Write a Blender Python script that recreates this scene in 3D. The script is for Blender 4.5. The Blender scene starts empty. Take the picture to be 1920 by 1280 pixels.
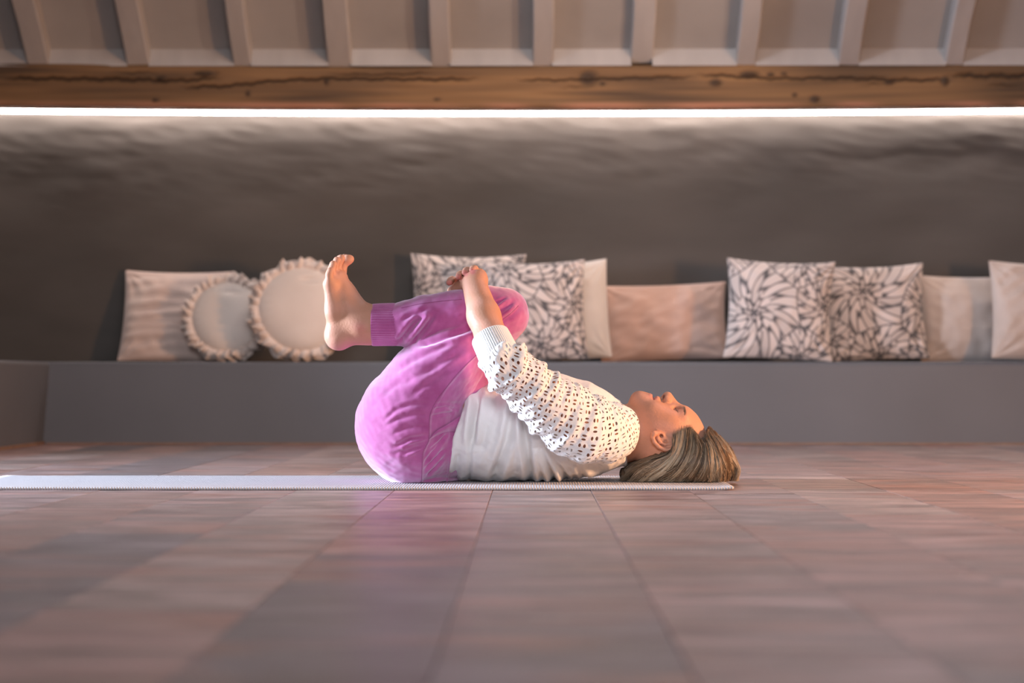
import bpy, math, random
import numpy as np
from mathutils import Vector, Matrix
from mathutils.bvhtree import BVHTree

random.seed(7)
RNG = np.random.default_rng(11)
scene = bpy.context.scene
COL = scene.collection

# ------------------------------------------------------------------ camera
FPX = 4533.0                       # focal length in pixels of the 1920 px wide frame (85 mm)
CAMZ = 0.229
cam_d = bpy.data.cameras.new('camera'); cam_d.lens = FPX * 36.0 / 1920.0; cam_d.sensor_width = 36.0
cam_d.clip_start = 0.05; cam_d.clip_end = 60
cam_d.dof.use_dof = True; cam_d.dof.focus_distance = 5.17; cam_d.dof.aperture_fstop = 4.0
cam = bpy.data.objects.new('camera', cam_d); COL.objects.link(cam)
cam.location = (0, 0, CAMZ)
cam.rotation_euler = (math.pi / 2 + math.atan(71.0 / FPX), 0, math.atan(32.0 / FPX))
scene.camera = cam
bpy.context.view_layer.update()

# ------------------------------------------------------------------ light of the place and added fills
world = bpy.data.worlds.new('world'); scene.world = world; world.use_nodes = True
bg = world.node_tree.nodes['Background']
bg.inputs[0].default_value = (0.85, 0.88, 1.0, 1); bg.inputs[1].default_value = 0.05

def area_light(name, loc, target, size, size_y, power, color, spread=180):
    d = bpy.data.lights.new(name, 'AREA'); d.shape = 'RECTANGLE'; d.size = size; d.size_y = size_y
    d.energy = power; d.color = color; d.spread = math.radians(spread)
    o = bpy.data.objects.new(name, d); COL.objects.link(o); o.location = loc
    o.rotation_euler = (Vector(target) - Vector(loc)).to_track_quat('-Z', 'Y').to_euler()
    return o
area_light('window_daylight', (-4.2, 5.35, 0.85), (-0.1, 5.35, 0.25), 0.8, 0.9, 165, (0.70, 0.80, 1.0), 90)
area_light('skylight_daylight', (1.0, 5.9, 2.3), (0.2, 5.3, 0.2), 0.6, 0.6, 7, (0.82, 0.86, 1.0), 140)
area_light('bench_fill', (0.1, 6.7, 2.6), (0.1, 8.75, 0.35), 1.6, 0.6, 10, (0.95, 0.92, 0.95), 100)  # added fill that brightens the cushions, not a source of the room
area_light('warm_floor_lamp', (2.7, 4.75, 0.6), (0.0, 5.4, 0.3), 0.4, 0.4, 125, (1.0, 0.52, 0.26))
area_light('front_fill', (0.2, -1.5, 2.2), (0.15, 7.6, 0.25), 2.0, 1.5, 44, (0.90, 0.92, 1.0), 80)  # soft fill added behind the camera to lift the front faces
d = bpy.data.lights.new('warm_uplight', 'SPOT'); d.energy = 150; d.color = (1.0, 0.72, 0.55); d.spot_size = math.radians(36); d.spot_blend = 1.0; d.shadow_soft_size = 0.12
o = bpy.data.objects.new('warm_uplight', d); COL.objects.link(o); o.location = (2.4, 6.7, 0.7)
o.rotation_euler = (Vector((-0.2, 8.95, 1.38)) - Vector(o.location)).to_track_quat('-Z', 'Y').to_euler()

scene.view_settings.view_transform = 'Standard'; scene.view_settings.look = 'None'
scene.view_settings.exposure = 0.0; scene.view_settings.gamma = 1.0
scene.view_settings.use_curve_mapping = False

# ------------------------------------------------------------------ helpers
RM = np.array(cam.matrix_world.to_3x3())
CAMP = np.array([0, 0, CAMZ])

def W(px, py, Y):
    """point of the room that lies at depth Y on the sight line through a pixel"""
    d = RM @ np.array([(px - 960.0) / FPX, -(py - 640.0) / FPX, -1.0])
    return CAMP + d * (Y / d[1])

def to_px(V):
    q = (np.asarray(V) - CAMP) @ RM
    return 960 - FPX * q[:, 0] / q[:, 2], 640 + FPX * q[:, 1] / q[:, 2]

def link(name, me, material=None, parent=None, smooth=False):
    o = bpy.data.objects.new(name, me); COL.objects.link(o)
    if material is not None and len(me.materials) == 0: me.materials.append(material)
    if parent is not None: o.parent = parent
    if smooth: me.polygons.foreach_set('use_smooth', np.ones(len(me.polygons), bool))
    return o

def mesh(name, V, F):
    me = bpy.data.meshes.new(name)
    V = np.asarray(V, np.float64)
    if isinstance(F, np.ndarray):
        n = F.shape[1]
        me.vertices.add(len(V)); me.vertices.foreach_set('co', V.ravel().astype(np.float32))
        me.loops.add(F.size); me.loops.foreach_set('vertex_index', F.ravel().astype(np.int32))
        me.polygons.add(len(F)); me.polygons.foreach_set('loop_start', np.arange(0, F.size, n, dtype=np.int32))
        me.update(calc_edges=True)
    else:
        me.from_pydata([tuple(v) for v in V], [], [tuple(f) for f in F]); me.update()
    return me

def set_color(me, arr, name='tone'):
    a = me.color_attributes.new(name, 'FLOAT_COLOR', 'POINT')
    arr = np.asarray(arr, np.float32)
    if arr.ndim == 1: arr = np.stack([arr, arr, arr], 1)
    if arr.shape[1] == 3: arr = np.concatenate([arr, np.ones((len(arr), 1), np.float32)], 1)
    a.data.foreach_set('color', np.ascontiguousarray(arr).ravel())

def tag(o, label=None, cat=None, group=None, kind=None):
    if label: o['label'] = label
    if cat: o['category'] = cat
    if group: o['group'] = group
    if kind: o['kind'] = kind
    return o

def empty(name, loc):
    o = bpy.data.objects.new(name, None); COL.objects.link(o); o.location = loc
    o.empty_display_size = 0.1
    return o

def box(lo, hi, bev=0.0):
    """box with optional chamfered top edges"""
    x0, y0, z0 = lo; x1, y1, z1 = hi
    if bev <= 0:
        V = [(x0,y0,z0),(x1,y0,z0),(x1,y1,z0),(x0,y1,z0),(x0,y0,z1),(x1,y0,z1),(x1,y1,z1),(x0,y1,z1)]
        F = [(0,3,2,1),(4,5,6,7),(0,1,5,4),(1,2,6,5),(2,3,7,6),(3,0,4,7)]
        return V, F
    b = bev
    V = [(x0,y0,z0),(x1,y0,z0),(x1,y1,z0),(x0,y1,z0),
         (x0,y0,z1-b),(x1,y0,z1-b),(x1,y1,z1-b),(x0,y1,z1-b),
         (x0+b,y0+b,z1),(x1-b,y0+b,z1),(x1-b,y1-b,z1),(x0+b,y1-b,z1)]
    F = [(0,3,2,1),(0,1,5,4),(1,2,6,5),(2,3,7,6),(3,0,4,7),
         (4,5,9,8),(5,6,10,9),(6,7,11,10),(7,4,8,11),(8,9,10,11)]
    return V, F

def grid_faces(nu, nv, wrap_v=False, off=0):
    i = np.arange(nu - 1)[:, None]; j = np.arange(nv if wrap_v else nv - 1)[None, :]
    jn = (j + 1) % nv
    return (np.stack([i*nv + j, (i+1)*nv + j, (i+1)*nv + jn, i*nv + jn], -1).reshape(-1, 4) + off)

def fourier(P, scale, seed, n=18, aniso=(1, 1, 1)):
    """smooth random field, about -1..1"""
    r = np.random.default_rng(seed)
    K = r.normal(size=(n, 3)); K /= np.linalg.norm(K, axis=1, keepdims=True)
    K *= (r.uniform(0.6, 1.6, n)[:, None]) * (2 * np.pi / scale) * np.asarray(aniso)
    ph = r.uniform(0, 2*np.pi, n)
    out = np.zeros(len(P))
    for k in range(n): out += np.sin(P @ K[k] + ph[k])
    return out / math.sqrt(n / 2) * 0.6

def tube(path, r, nseg=6):
    P = np.asarray(path, float); n = len(P)
    r = np.broadcast_to(np.asarray(r, float), (n,))
    T = np.gradient(P, axis=0); T /= np.linalg.norm(T, axis=1, keepdims=True) + 1e-12
    up = np.array([0.13, -1.0, 0.21]); A = np.cross(T, up); A /= np.linalg.norm(A, axis=1, keepdims=True) + 1e-12
    B = np.cross(T, A)
    th = np.arange(nseg) * 2*np.pi/nseg
    V = P[:, None] + r[:, None, None]*(np.cos(th)[None,:,None]*A[:, None] + np.sin(th)[None,:,None]*B[:, None])
    F = grid_faces(n, nseg, True)
    return V.reshape(-1, 3), F

def catmull(pts, n):
    P = np.asarray(pts, float)
    Q = np.vstack([2*P[0]-P[1], P, 2*P[-1]-P[-2]])
    s = np.linspace(0, len(P)-1 - 1e-9, n); i = s.astype(int); t = (s - i)[:, None]
    a, b, c, d = Q[i], Q[i+1], Q[i+2], Q[i+3]
    return 0.5*((2*b) + (-a+c)*t + (2*a-5*b+4*c-d)*t*t + (-a+3*b-3*c+d)*t**3)

# ------------------------------------------------------------------ materials
def nt_mat(name):
    m = bpy.data.materials.new(name); m.use_nodes = True
    nt = m.node_tree
    return m, nt, nt.nodes['Principled BSDF']

def N(nt, typ, **kw):
    n = nt.nodes.new(typ)
    for k, v in kw.items():
        if k.startswith('i_'): n.inputs[k[2:].replace('_', ' ')].default_value = v
        else: setattr(n, k, v)
    return n

def ramp(nt, stops):
    r = nt.nodes.new('ShaderNodeValToRGB'); e = r.color_ramp.elements
    while len(e) < len(stops): e.new(0.5)
    for k, (p, c) in enumerate(stops):
        e[k].position = p; e[k].color = (*c, 1)
    return r

def simple_mat(name, c0, c1=None, scale=6.0, rough=0.8, bump=0.0, bump_scale=60.0, stretch=(1,1,1), sheen=0, sheen_tint=(1,1,1), spec=0.5, coords='Object', detail=5, emis=None):
    m, nt, p = nt_mat(name)
    p.inputs['Roughness'].default_value = rough
    p.inputs['Specular IOR Level'].default_value = spec
    tc = N(nt, 'ShaderNodeTexCoord'); mp = N(nt, 'ShaderNodeMapping'); mp.inputs['Scale'].default_value = stretch
    nt.links.new(tc.outputs[coords], mp.inputs[0])
    if c1 is None: p.inputs['Base Color'].default_value = (*c0, 1)
    else:
        nz = N(nt, 'ShaderNodeTexNoise', i_Scale=scale, i_Detail=detail)
        nt.links.new(mp.outputs[0], nz.inputs['Vector'])
        r = ramp(nt, [(0.3, c0), (0.7, c1)]); nt.links.new(nz.outputs[0], r.inputs[0])
        nt.links.new(r.outputs[0], p.inputs['Base Color'])
    if bump:
        nz2 = N(nt, 'ShaderNodeTexNoise', i_Scale=bump_scale, i_Detail=4.0)
        nt.links.new(mp.outputs[0], nz2.inputs['Vector'])
        b = N(nt, 'ShaderNodeBump', i_Strength=bump, i_Distance=0.004)
        nt.links.new(nz2.outputs[0], b.inputs['Height']); nt.links.new(b.outputs[0], p.inputs['Normal'])
    if sheen:
        p.inputs['Sheen Weight'].default_value = sheen; p.inputs['Sheen Roughness'].default_value = 0.4
        p.inputs['Sheen Tint'].default_value = (*sheen_tint, 1)
    return m

def attr_mat(name, rough=0.8, attr='tone', sheen=0, bump=0, bump_scale=300, spec=0.3, sss=0.0):
    m, nt, p = nt_mat(name)
    a = N(nt, 'ShaderNodeAttribute', attribute_name=attr)
    nt.links.new(a.outputs['Color'], p.inputs['Base Color'])
    p.inputs['Roughness'].default_value = rough; p.inputs['Specular IOR Level'].default_value = spec
    if sheen: p.inputs['Sheen Weight'].default_value = sheen
    if sss:
        p.inputs['Subsurface Weight'].default_value = sss
        p.inputs['Subsurface Radius'].default_value = (0.012, 0.004, 0.002); p.inputs['Subsurface Scale'].default_value = 1.0
    if bump:
        tc = N(nt, 'ShaderNodeTexCoord')
        nz2 = N(nt, 'ShaderNodeTexNoise', i_Scale=bump_scale, i_Detail=3.0); nt.links.new(tc.outputs['Object'], nz2.inputs['Vector'])
        b = N(nt, 'ShaderNodeBump', i_Strength=bump, i_Distance=0.002)
        nt.links.new(nz2.outputs[0], b.inputs['Height']); nt.links.new(b.outputs[0], p.inputs['Normal'])
    return m

M_wall = simple_mat('dark_plaster', (0.047, 0.040, 0.034), (0.074, 0.063, 0.055), scale=2.4, rough=0.75, bump=0.35, bump_scale=14, stretch=(0.6, 1, 1.6))
M_bench = simple_mat('grey_plaster', (0.086, 0.090, 0.102), (0.108, 0.112, 0.126), scale=1.5, rough=0.55, bump=0.08, bump_scale=20)
M_ceil = simple_mat('painted_boards', (0.30, 0.272, 0.248), (0.35, 0.32, 0.292), scale=3, rough=0.7, bump=0.2, bump_scale=30)
M_rafter = simple_mat('painted_rafters', (0.355, 0.322, 0.298), (0.42, 0.382, 0.355), scale=5, rough=0.7, bump=0.3, bump_scale=25, stretch=(2, 0.5, 0.5))
M_under = simple_mat('joint_filler', (0.05, 0.042, 0.040), rough=0.9)
M_trim = simple_mat('skirting_wood', (0.16, 0.085, 0.055), (0.24, 0.14, 0.09), scale=20, rough=0.6)

def plank_material():
    m, nt, p = nt_mat('worn_planks')
    geo = N(nt, 'ShaderNodeNewGeometry'); oi = N(nt, 'ShaderNodeObjectInfo')
    off = N(nt, 'ShaderNodeVectorMath', operation='SCALE'); off.inputs[0].default_value = (17.3, 9.1, 5.7)
    nt.links.new(oi.outputs['Random'], off.inputs['Scale'])
    add = N(nt, 'ShaderNodeVectorMath', operation='ADD')
    nt.links.new(geo.outputs['Position'], add.inputs[0]); nt.links.new(off.outputs[0], add.inputs[1])
    base = ramp(nt, [(0.0, (0.29, 0.165, 0.128)), (0.2, (0.225, 0.185, 0.184)), (0.4, (0.37, 0.225, 0.195)), (0.6, (0.150, 0.128, 0.138)), (0.8, (0.33, 0.25, 0.222)), (1.0, (0.25, 0.170, 0.170))])
    nt.links.new(oi.outputs['Random'], base.inputs[0])
    mp = N(nt, 'ShaderNodeMapping'); mp.inputs['Scale'].default_value = (1.3, 3.6, 1); nt.links.new(add.outputs[0], mp.inputs[0])
    n1 = N(nt, 'ShaderNodeTexNoise', i_Scale=3.2, i_Detail=7.0, i_Roughness=0.62, i_Distortion=0.6); nt.links.new(mp.outputs[0], n1.inputs['Vector'])
    r1 = ramp(nt, [(0.32, (0.42, 0.40, 0.43)), (0.5, (1.0, 1.0, 1.0)), (0.68, (1.65, 1.62, 1.66))]); nt.links.new(n1.outputs[0], r1.inputs[0])
    mul = N(nt, 'ShaderNodeMix', data_type='RGBA', blend_type='MULTIPLY'); mul.inputs[0].default_value = 1.0
    nt.links.new(base.outputs[0], mul.inputs[6]); nt.links.new(r1.outputs[0], mul.inputs[7])
    # rusty red patches
    n2 = N(nt, 'ShaderNodeTexNoise', i_Scale=1.9, i_Detail=4.0, i_Distortion=0.8); nt.links.new(mp.outputs[0], n2.inputs['Vector'])
    r2 = ramp(nt, [(0.52, (0, 0, 0)), (0.68, (0.8, 0.8, 0.8))]); nt.links.new(n2.outputs[0], r2.inputs[0])
    mx = N(nt, 'ShaderNodeMix', data_type='RGBA'); nt.links.new(r2.outputs[0], mx.inputs[0])
    nt.links.new(mul.outputs[2], mx.inputs[6]); mx.inputs[7].default_value = (0.33, 0.165, 0.125, 1)
    # pale scuffs
    n3 = N(nt, 'ShaderNodeTexNoise', i_Scale=7.5, i_Detail=8.0, i_Roughness=0.7); nt.links.new(mp.outputs[0], n3.inputs['Vector'])
    r3 = ramp(nt, [(0.61, (0, 0, 0)), (0.71, (0.75, 0.75, 0.75))]); nt.links.new(n3.outputs[0], r3.inputs[0])
    mx2 = N(nt, 'ShaderNodeMix', data_type='RGBA'); nt.links.new(r3.outputs[0], mx2.inputs[0])
    nt.links.new(mx.outputs[2], mx2.inputs[6]); mx2.inputs[7].default_value = (0.50, 0.45, 0.43, 1)
    mp4 = N(nt, 'ShaderNodeMapping'); mp4.inputs['Scale'].default_value = (0.7, 4.0, 1); nt.links.new(add.outputs[0], mp4.inputs[0])
    n4 = N(nt, 'ShaderNodeTexNoise', i_Scale=9.0, i_Detail=8.0, i_Roughness=0.68, i_Distortion=0.4); nt.links.new(mp4.outputs[0], n4.inputs['Vector'])
    r4 = ramp(nt, [(0.34, (0.50, 0.47, 0.48)), (0.52, (1.0, 1.0, 1.0)), (0.68, (1.45, 1.42, 1.44))]); nt.links.new(n4.outputs[0], r4.inputs[0])
    mu4 = N(nt, 'ShaderNodeMix', data_type='RGBA', blend_type='MULTIPLY'); mu4.inputs[0].default_value = 1.0
    nt.links.new(mx2.outputs[2], mu4.inputs[6]); nt.links.new(r4.outputs[0], mu4.inputs[7])
    nt.links.new(mu4.outputs[2], p.inputs['Base Color'])
    rr = N(nt, 'ShaderNodeMapRange'); rr.inputs[3].default_value = 0.24; rr.inputs[4].default_value = 0.52; p.inputs['Specular IOR Level'].default_value = 0.38
    nt.links.new(n1.outputs[0], rr.inputs[0]); nt.links.new(rr.outputs[0], p.inputs['Roughness'])
    b = N(nt, 'ShaderNodeBump', i_Strength=0.25, i_Distance=0.003); nt.links.new(n3.outputs[0], b.inputs['Height']); nt.links.new(b.outputs[0], p.inputs['Normal'])
    return m
M_plank = plank_material()

# ------------------------------------------------------------------ the room
XL, XR = -2.30, 3.30
BENCH_Y, WALL_Y, BENCH_Z = 8.51, 9.06, 0.291
floor = link('floor', mesh('floor', *box((XL, -1.5, -0.06), (XR, WALL_Y, -0.0125))), M_under); tag(floor, kind='structure', label='worn grey and reddish wooden plank floor')
PW = 0.2027; X0 = -0.0755
joints = {-3: [2.1, 3.6, 5.0, 6.6], -2: [2.39, 4.45, 6.2, 7.5], -1: [1.55, 3.18, 5.6, 7.1], 0: [2.31, 4.17, 6.4, 7.9], 1: [1.7, 3.10, 5.43, 7.3], 2: [2.0, 3.69, 4.85, 6.9], 3: [2.6, 4.1, 5.75, 7.4]}
unit = mesh('plank', *box((0, 0, -0.0115), (1, 1, 0.0), 0.0))
for k in range(-11, 17):
    xa, xb = X0 + PW*k, X0 + PW*(k+1)
    if xa < XL: xa = XL
    if xb > XR: xb = XR
    if xb - xa < 0.02: continue
    js = list(joints.get(k, []))
    if not js:
        y = -0.4 + random.uniform(0.4, 1.6)
        while y < 8.3:
            js.append(y); y += random.uniform(1.2, 1.8)
    else: js = [0.3] + js
    ys = [-1.5] + js + [BENCH_Y - 0.001]
    for a, b in zip(ys[:-1], ys[1:]):
        if b - a < 0.05: continue
        g = 0.00035
        V, F = box((0, 0, -0.0115), (xb-xa-2*g, b-a-2*g, random.uniform(-0.0007, 0.0)), 0.0007)
        o = link('plank', mesh('plank', V, F), M_plank, floor); o.location = (xa+g, a+g, 0)
bpy.data.meshes.remove(unit)

# back wall: uneven plaster, rougher towards the top
nx, nz = 520, 150
gx = np.linspace(XL, XR, nx); gz = np.linspace(-0.02, 1.42, nz)
GX, GZ = np.meshgrid(gx, gz, indexing='ij')
P = np.stack([GX, np.full_like(GX, 0), GZ], -1).reshape(-1, 3)
topf = np.clip((P[:, 2] - 0.85) / 0.35, 0, 1)
disp = 0.004*fourier(P, 0.9, 1) + 0.0022*fourier(P, 0.32, 2, aniso=(0.6, 1, 1.4)) + topf*(0.0035*fourier(P, 0.16, 3, 24, (0.55, 1, 1.5)) + 0.0014*fourier(P, 0.06, 4, 24, (0.6, 1, 1.4)))
ledge = 1.09 + 0.018*np.sin(P[:, 0]*3.1) + 0.012*np.sin(P[:, 0]*8.3+1) + 0.008*np.sin(P[:, 0]*19)
lw = 0.08 + 0.92*np.clip((P[:, 0]-0.9)/0.7, 0, 1)
disp -= 0.010*lw/(1+np.exp(-(P[:, 2]-ledge)/0.006))          # old coat of plaster that sits a little prouder above
P[:, 1] = WALL_Y + disp
Vb = P.copy(); Vb[:, 1] = WALL_Y + 0.12
F1 = grid_faces(nx, nz); 
corner = [0, nz-1, (nx-1)*nz + nz-1, (nx-1)*nz]
wall = link('wall_back', mesh('wall_back', P, F1[:, ::-1].copy()), M_wall, smooth=True); tag(wall, kind='structure', label='dark taupe plastered back wall')
V, F = box((XL-0.12, 7.2, -0.06), (XL, WALL_Y+0.12, 3.4)); wl = link('wall_left', mesh('wall_left', V, F), M_wall); tag(wl, kind='structure')
V, F = box((XR, 5.2, -0.06), (XR+0.12, WALL_Y+0.12, 3.4)); wr = link('wall_right', mesh('wall_right', V, F), M_wall); tag(wr, kind='structure')

# L-shaped built-in bench (faces lean back a touch), softly rounded nose
def bench_mesh():
    xs_b, xs_t = -1.712, -1.690
    prof = [(0.0, 0.0), (0.0, BENCH_Z-0.012), (0.004, BENCH_Z-0.004), (0.012, BENCH_Z)]
    V = []; F = []
    n = len(prof)
    for (i, z) in prof:      # front outline of the L at each profile step: right end, inner corner, front of left arm
        t = z / BENCH_Z
        xc = xs_b*(1-t) + xs_t*t - i
        V += [(XR-0.001, BENCH_Y + i, z), (xc, BENCH_Y + i, z), (xc, 7.2, z)]
    for k in range(n-1):
        a = 3*k; b = 3*(k+1)
        F += [(a+1, a, b, b+1), (a+2, a+1, b+1, b+2)]
    m = len(V)
    V += [(XR-0.001, WALL_Y-0.02, BENCH_Z), (XL+0.001, WALL_Y-0.02, BENCH_Z), (XL+0.001, 7.2, BENCH_Z), (XL+0.001, 7.2, 0), (XR-0.001, WALL_Y-0.02, 0), (XL+0.001, WALL_Y-0.02, 0)]
    t0 = 3*(n-1)
    F += [(t0+1, t0, m, m+1), (t0+2, t0+1, m+1, m+2)]
    F += [tuple([2] + [3*k+2 for k in range(1, n)] + [m+2, m+3])]
    return V, F
bench = link('built_in_bench', mesh('built_in_bench', *bench_mesh()), M_bench)
tag(bench, 'low grey plastered bench built along the back wall under the cushions', 'bench')
V, F = box((-1.700, BENCH_Y-0.006, 0.0), (XR-0.002, BENCH_Y-0.0003, 0.006)); t = link('baseboard_back', mesh('baseboard_back', V, F), M_trim); tag(t, kind='structure')
V, F = box((-1.7105, 7.2, 0.0), (-1.704, BENCH_Y-0.006, 0.011)); t = link('baseboard_left', mesh('baseboard_left', V, F), M_trim); tag(t, kind='structure')

# timber beam: front face modelled with its cracks and knots
BEAM_Y, BEAM_B, BEAM_T = 8.94, 1.233, 1.392
def sag(x): return 0.010*((x-0.05)/1.9)**2
def beam_object():
    nx, nz = 900, 44
    gx = np.linspace(XL, XR, nx); t = np.linspace(0, 1, nz)
    X, T = np.meshgrid(gx, t, indexing='ij'); X = X.ravel(); T = T.ravel()
    Z = BEAM_B + sag(X) + T*(BEAM_T-BEAM_B + 0.004*np.sin(X*2.3))
    # rounded nose of the face at top and bottom
    Y = np.full_like(X, BEAM_Y) + 0.010*np.clip((0.06-T)/0.06, 0, 1)**2 + 0.014*np.clip((T-0.92)/0.08, 0, 1)**2
    P = np.stack([X, Y*0, Z], 1)
    Y += 0.0035*fourier(P, 0.7, 21, aniso=(0.5, 1, 2)) + 0.0012*fourier(P, 0.05, 22, 24, (0.2, 1, 1.2))
    grain = fourier(P, 0.035, 23, 30, (0.05, 1, 1.3)); blot = fourier(P, 0.5, 24, 16, (0.6, 1, 2))
    k = np.clip(0.5 + 0.30*blot + 0.20*grain, 0, 1)[:, None]
    c = (1-k)*np.array([0.075, 0.043, 0.022]) + k*np.array([0.235, 0.125, 0.052])
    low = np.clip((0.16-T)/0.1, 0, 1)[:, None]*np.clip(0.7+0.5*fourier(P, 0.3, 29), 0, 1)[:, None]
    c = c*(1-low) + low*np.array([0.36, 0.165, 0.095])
    px, py = to_px(np.stack([X, np.full_like(X, BEAM_Y), Z], 1))
    cracks = [([(0,147),(150,148),(260,150),(320,152),(420,146)],5),([(330,165),(430,161),(480,155),(540,150),(620,147),(800,149),(900,148)],4),
              ([(960,150),(1070,150),(1130,148),(1240,145),(1310,145)],3),([(1300,139),(1380,143),(1450,147),(1600,147),(1700,150),(1790,149)],4),
              ([(1770,141),(1850,142),(1960,142)],7),([(610,139),(700,140),(820,137)],2),([(1040,165),(1120,163)],2),([(200,136),(300,137)],2),([(1600,160),(1680,157)],2),([(1840,160),(1930,158)],2)]
    for pl, wd in cracks:
        pl = np.array(pl, float)
        yc = np.interp(px, pl[:, 0], pl[:, 1]) + 1.2*np.sin(px*0.11)+0.8*np.sin(px*0.31)
        ins = (px > pl[0, 0]) & (px < pl[-1, 0])
        tap = np.clip((px-pl[0, 0])/40, 0, 1)*np.clip((pl[-1, 0]-px)/40, 0, 1)
        a = np.exp(-((py-yc)/(wd*0.55))**2)*ins*tap
        Y += 0.012*a; c = c*(1-0.9*a[:, None]) + 0.9*a[:, None]*np.array([0.018, 0.012, 0.009])
    knots = [(1104,147,17,14),(1342,155,12,7),(1528,186,10,7),(303,148,11,6),(385,138,22,5),(612,152,5,8),(292,188,7,4),(1445,140,7,4),(1470,138,6,3),(1490,178,5,4),(1668,154,10,5),(1772,152,8,9),(1405,140,18,7),(465,175,5,6),(820,186,7,3),(1130,157,6,4)]
    for kx, ky, rx, ry in knots:
        d = np.sqrt(((px-kx)/rx)**2 + ((py-ky)/ry)**2)
        a = 1/(1+np.exp((d-1)/0.14)); ring = 0.75+0.25*np.cos(d*9)
        c = c*(1-0.85*a[:, None]) + 0.85*a[:, None]*np.array([0.050, 0.030, 0.018])*ring[:, None]
        Y -= 0.004*np.exp(-(d*1.2)**2) - 0.004*np.exp(-((d-1)/0.2)**2)
    V = np.stack([X, Y, Z], 1)
    F = list(map(tuple, grid_faces(nx, nz)[:, ::-1]))
    F = grid_faces(nx, nz)
    # back edge rows close the solid
    m = len(V)
    xs = gx
    bb = np.stack([xs, np.full(nx, WALL_Y-0.03), BEAM_B + sag(xs)], 1); bt = np.stack([xs, np.full(nx, WALL_Y-0.03), np.full(nx, BEAM_T)], 1)
    V = np.vstack([V, bb, bt]); c = np.vstack([c, np.tile([0.16, 0.085, 0.04], (2*nx, 1))])
    i = np.arange(nx-1)
    bot = np.stack([i*nz, m+i, m+i+1, (i+1)*nz], 1)
    top = np.stack([i*nz+nz-1, (i+1)*nz+nz-1, m+nx+i+1, m+nx+i], 1)
    bk = np.stack([m+i, m+nx+i, m+nx+i+1, m+i+1], 1)
    me = mesh('timber_beam', V, np.vstack([F, bot, top, bk]))
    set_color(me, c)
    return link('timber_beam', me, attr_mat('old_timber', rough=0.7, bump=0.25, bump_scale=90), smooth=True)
beam = beam_object(); tag(beam, 'rough brown timber beam with cracks and knots above the light strip', 'beam')

# light strip in its channel under the beam, washing the wall
def strip_mesh(y0, y1, z0, z1, n=60):
    xs = np.linspace(XL+0.02, XR-0.02, n); V = []
    for x in xs:
        s = sag(x); V += [(x, y0, z0+s), (x, y1, z0+s), (x, y1, z1+s), (x, y0, z1+s)]
    F = []
    for i in range(n-1):
        for j in range(4): F.append((4*i+j, 4*i+(j+1) % 4, 4*(i+1)+(j+1) % 4, 4*(i+1)+j))
    F += [(3, 2, 1, 0), tuple(4*(n-1)+j for j in range(4))]
    return V, F
led = empty('light_strip', (0, 0, 0)); tag(led, 'glowing white light strip running under the timber beam', 'light strip')
M_alu = simple_mat('strip_channel', (0.06, 0.058, 0.055), rough=0.5)
link('channel', mesh('channel', *strip_mesh(8.990, 9.034, BEAM_B-0.006, BEAM_B-0.0005)), M_alu, led)
m_led, nt, p = nt_mat('strip_diffuser'); p.inputs['Base Color'].default_value = (0.9, 0.9, 0.9, 1)
p.inputs['Emission Color'].default_value = (1.0, 0.86, 0.80, 1); p.inputs['Emission Strength'].default_value = 36.0
link('diffuser', mesh('diffuser', *strip_mesh(9.014, 9.034, BEAM_B-0.017, BEAM_B-0.006)), m_led, led)

# sloping ceiling: boarding, rafters, filler boards between the rafter feet
TAN = 0.70
def zr(Y): return BEAM_T + 0.004 + TAN*(BEAM_Y + 0.004 - Y)      # underside of the rafters
RD = 0.078                                                      # rafter depth, measured upright
Yt = 4.2
ce_V = []
for x in (XL-0.12, XR+0.12):
    for (y, dz) in ((WALL_Y+0.1, 0), (Yt, 0), (Yt, 0.03), (WALL_Y+0.1, 0.03)):
        ce_V.append((x, y, zr(y)+RD+dz))
ce_F = [(0, 1, 5, 4), (1, 2, 6, 5), (2, 3, 7, 6), (3, 0, 4, 7), (0, 3, 2, 1), (4, 5, 6, 7)]
ceiling = link('ceiling', mesh('ceiling', ce_V, ce_F), M_ceil); tag(ceiling, kind='structure', label='sloping painted ceiling boards between exposed rafters')
feet = [(50,92,12),(237,280,22),(437,472,21),(614,660,12),(808,846,12),(998,1037,5),(1182,1225,0),(1380,1418,-10),(1572,1612,-20),(1772,1808,-20)]
rafters = [(W(a, 118, BEAM_Y)[0], W(b, 118, BEAM_Y)[0], s) for a, b, s in feet]
x = rafters[0][0] - 0.383
rafters = [(x-0.0, x+0.082, 12)] + rafters
for k in range(1, 5): rafters.append((rafters[10][0]+0.383*k, rafters[10][1]+0.383*k, -18))
def rafter_mesh(xa, xb, lift, seed):
    ns = 26; r = np.random.default_rng(seed); V = []; w = xb-xa
    ys = np.linspace(BEAM_Y+0.03, Yt, ns)
    for i, y in enumerate(ys):
        wob = 0.0025*math.sin(i*1.3+seed) + r.normal()*0.0012 if i else 0
        z0 = zr(y) + lift
        for (sx, sz) in ((0, 0.006), (0.006, 0), (w-0.006, 0), (w, 0.006), (w, RD-lift+0.004), (0, RD-lift+0.004)):
            V.append((xa + sx + wob + r.normal()*0.0008, y, z0 + sz + (r.normal()*0.0012 if sz < 0.02 else 0)))
    F = [(6*i+j, 6*i+(j+1) % 6, 6*(i+1)+(j+1) % 6, 6*(i+1)+j) for i in range(ns-1) for j in range(6)]
    F += [(5, 4, 3, 2, 1, 0), tuple(6*(ns-1)+j for j in range(6))]
    return V, F
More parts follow.
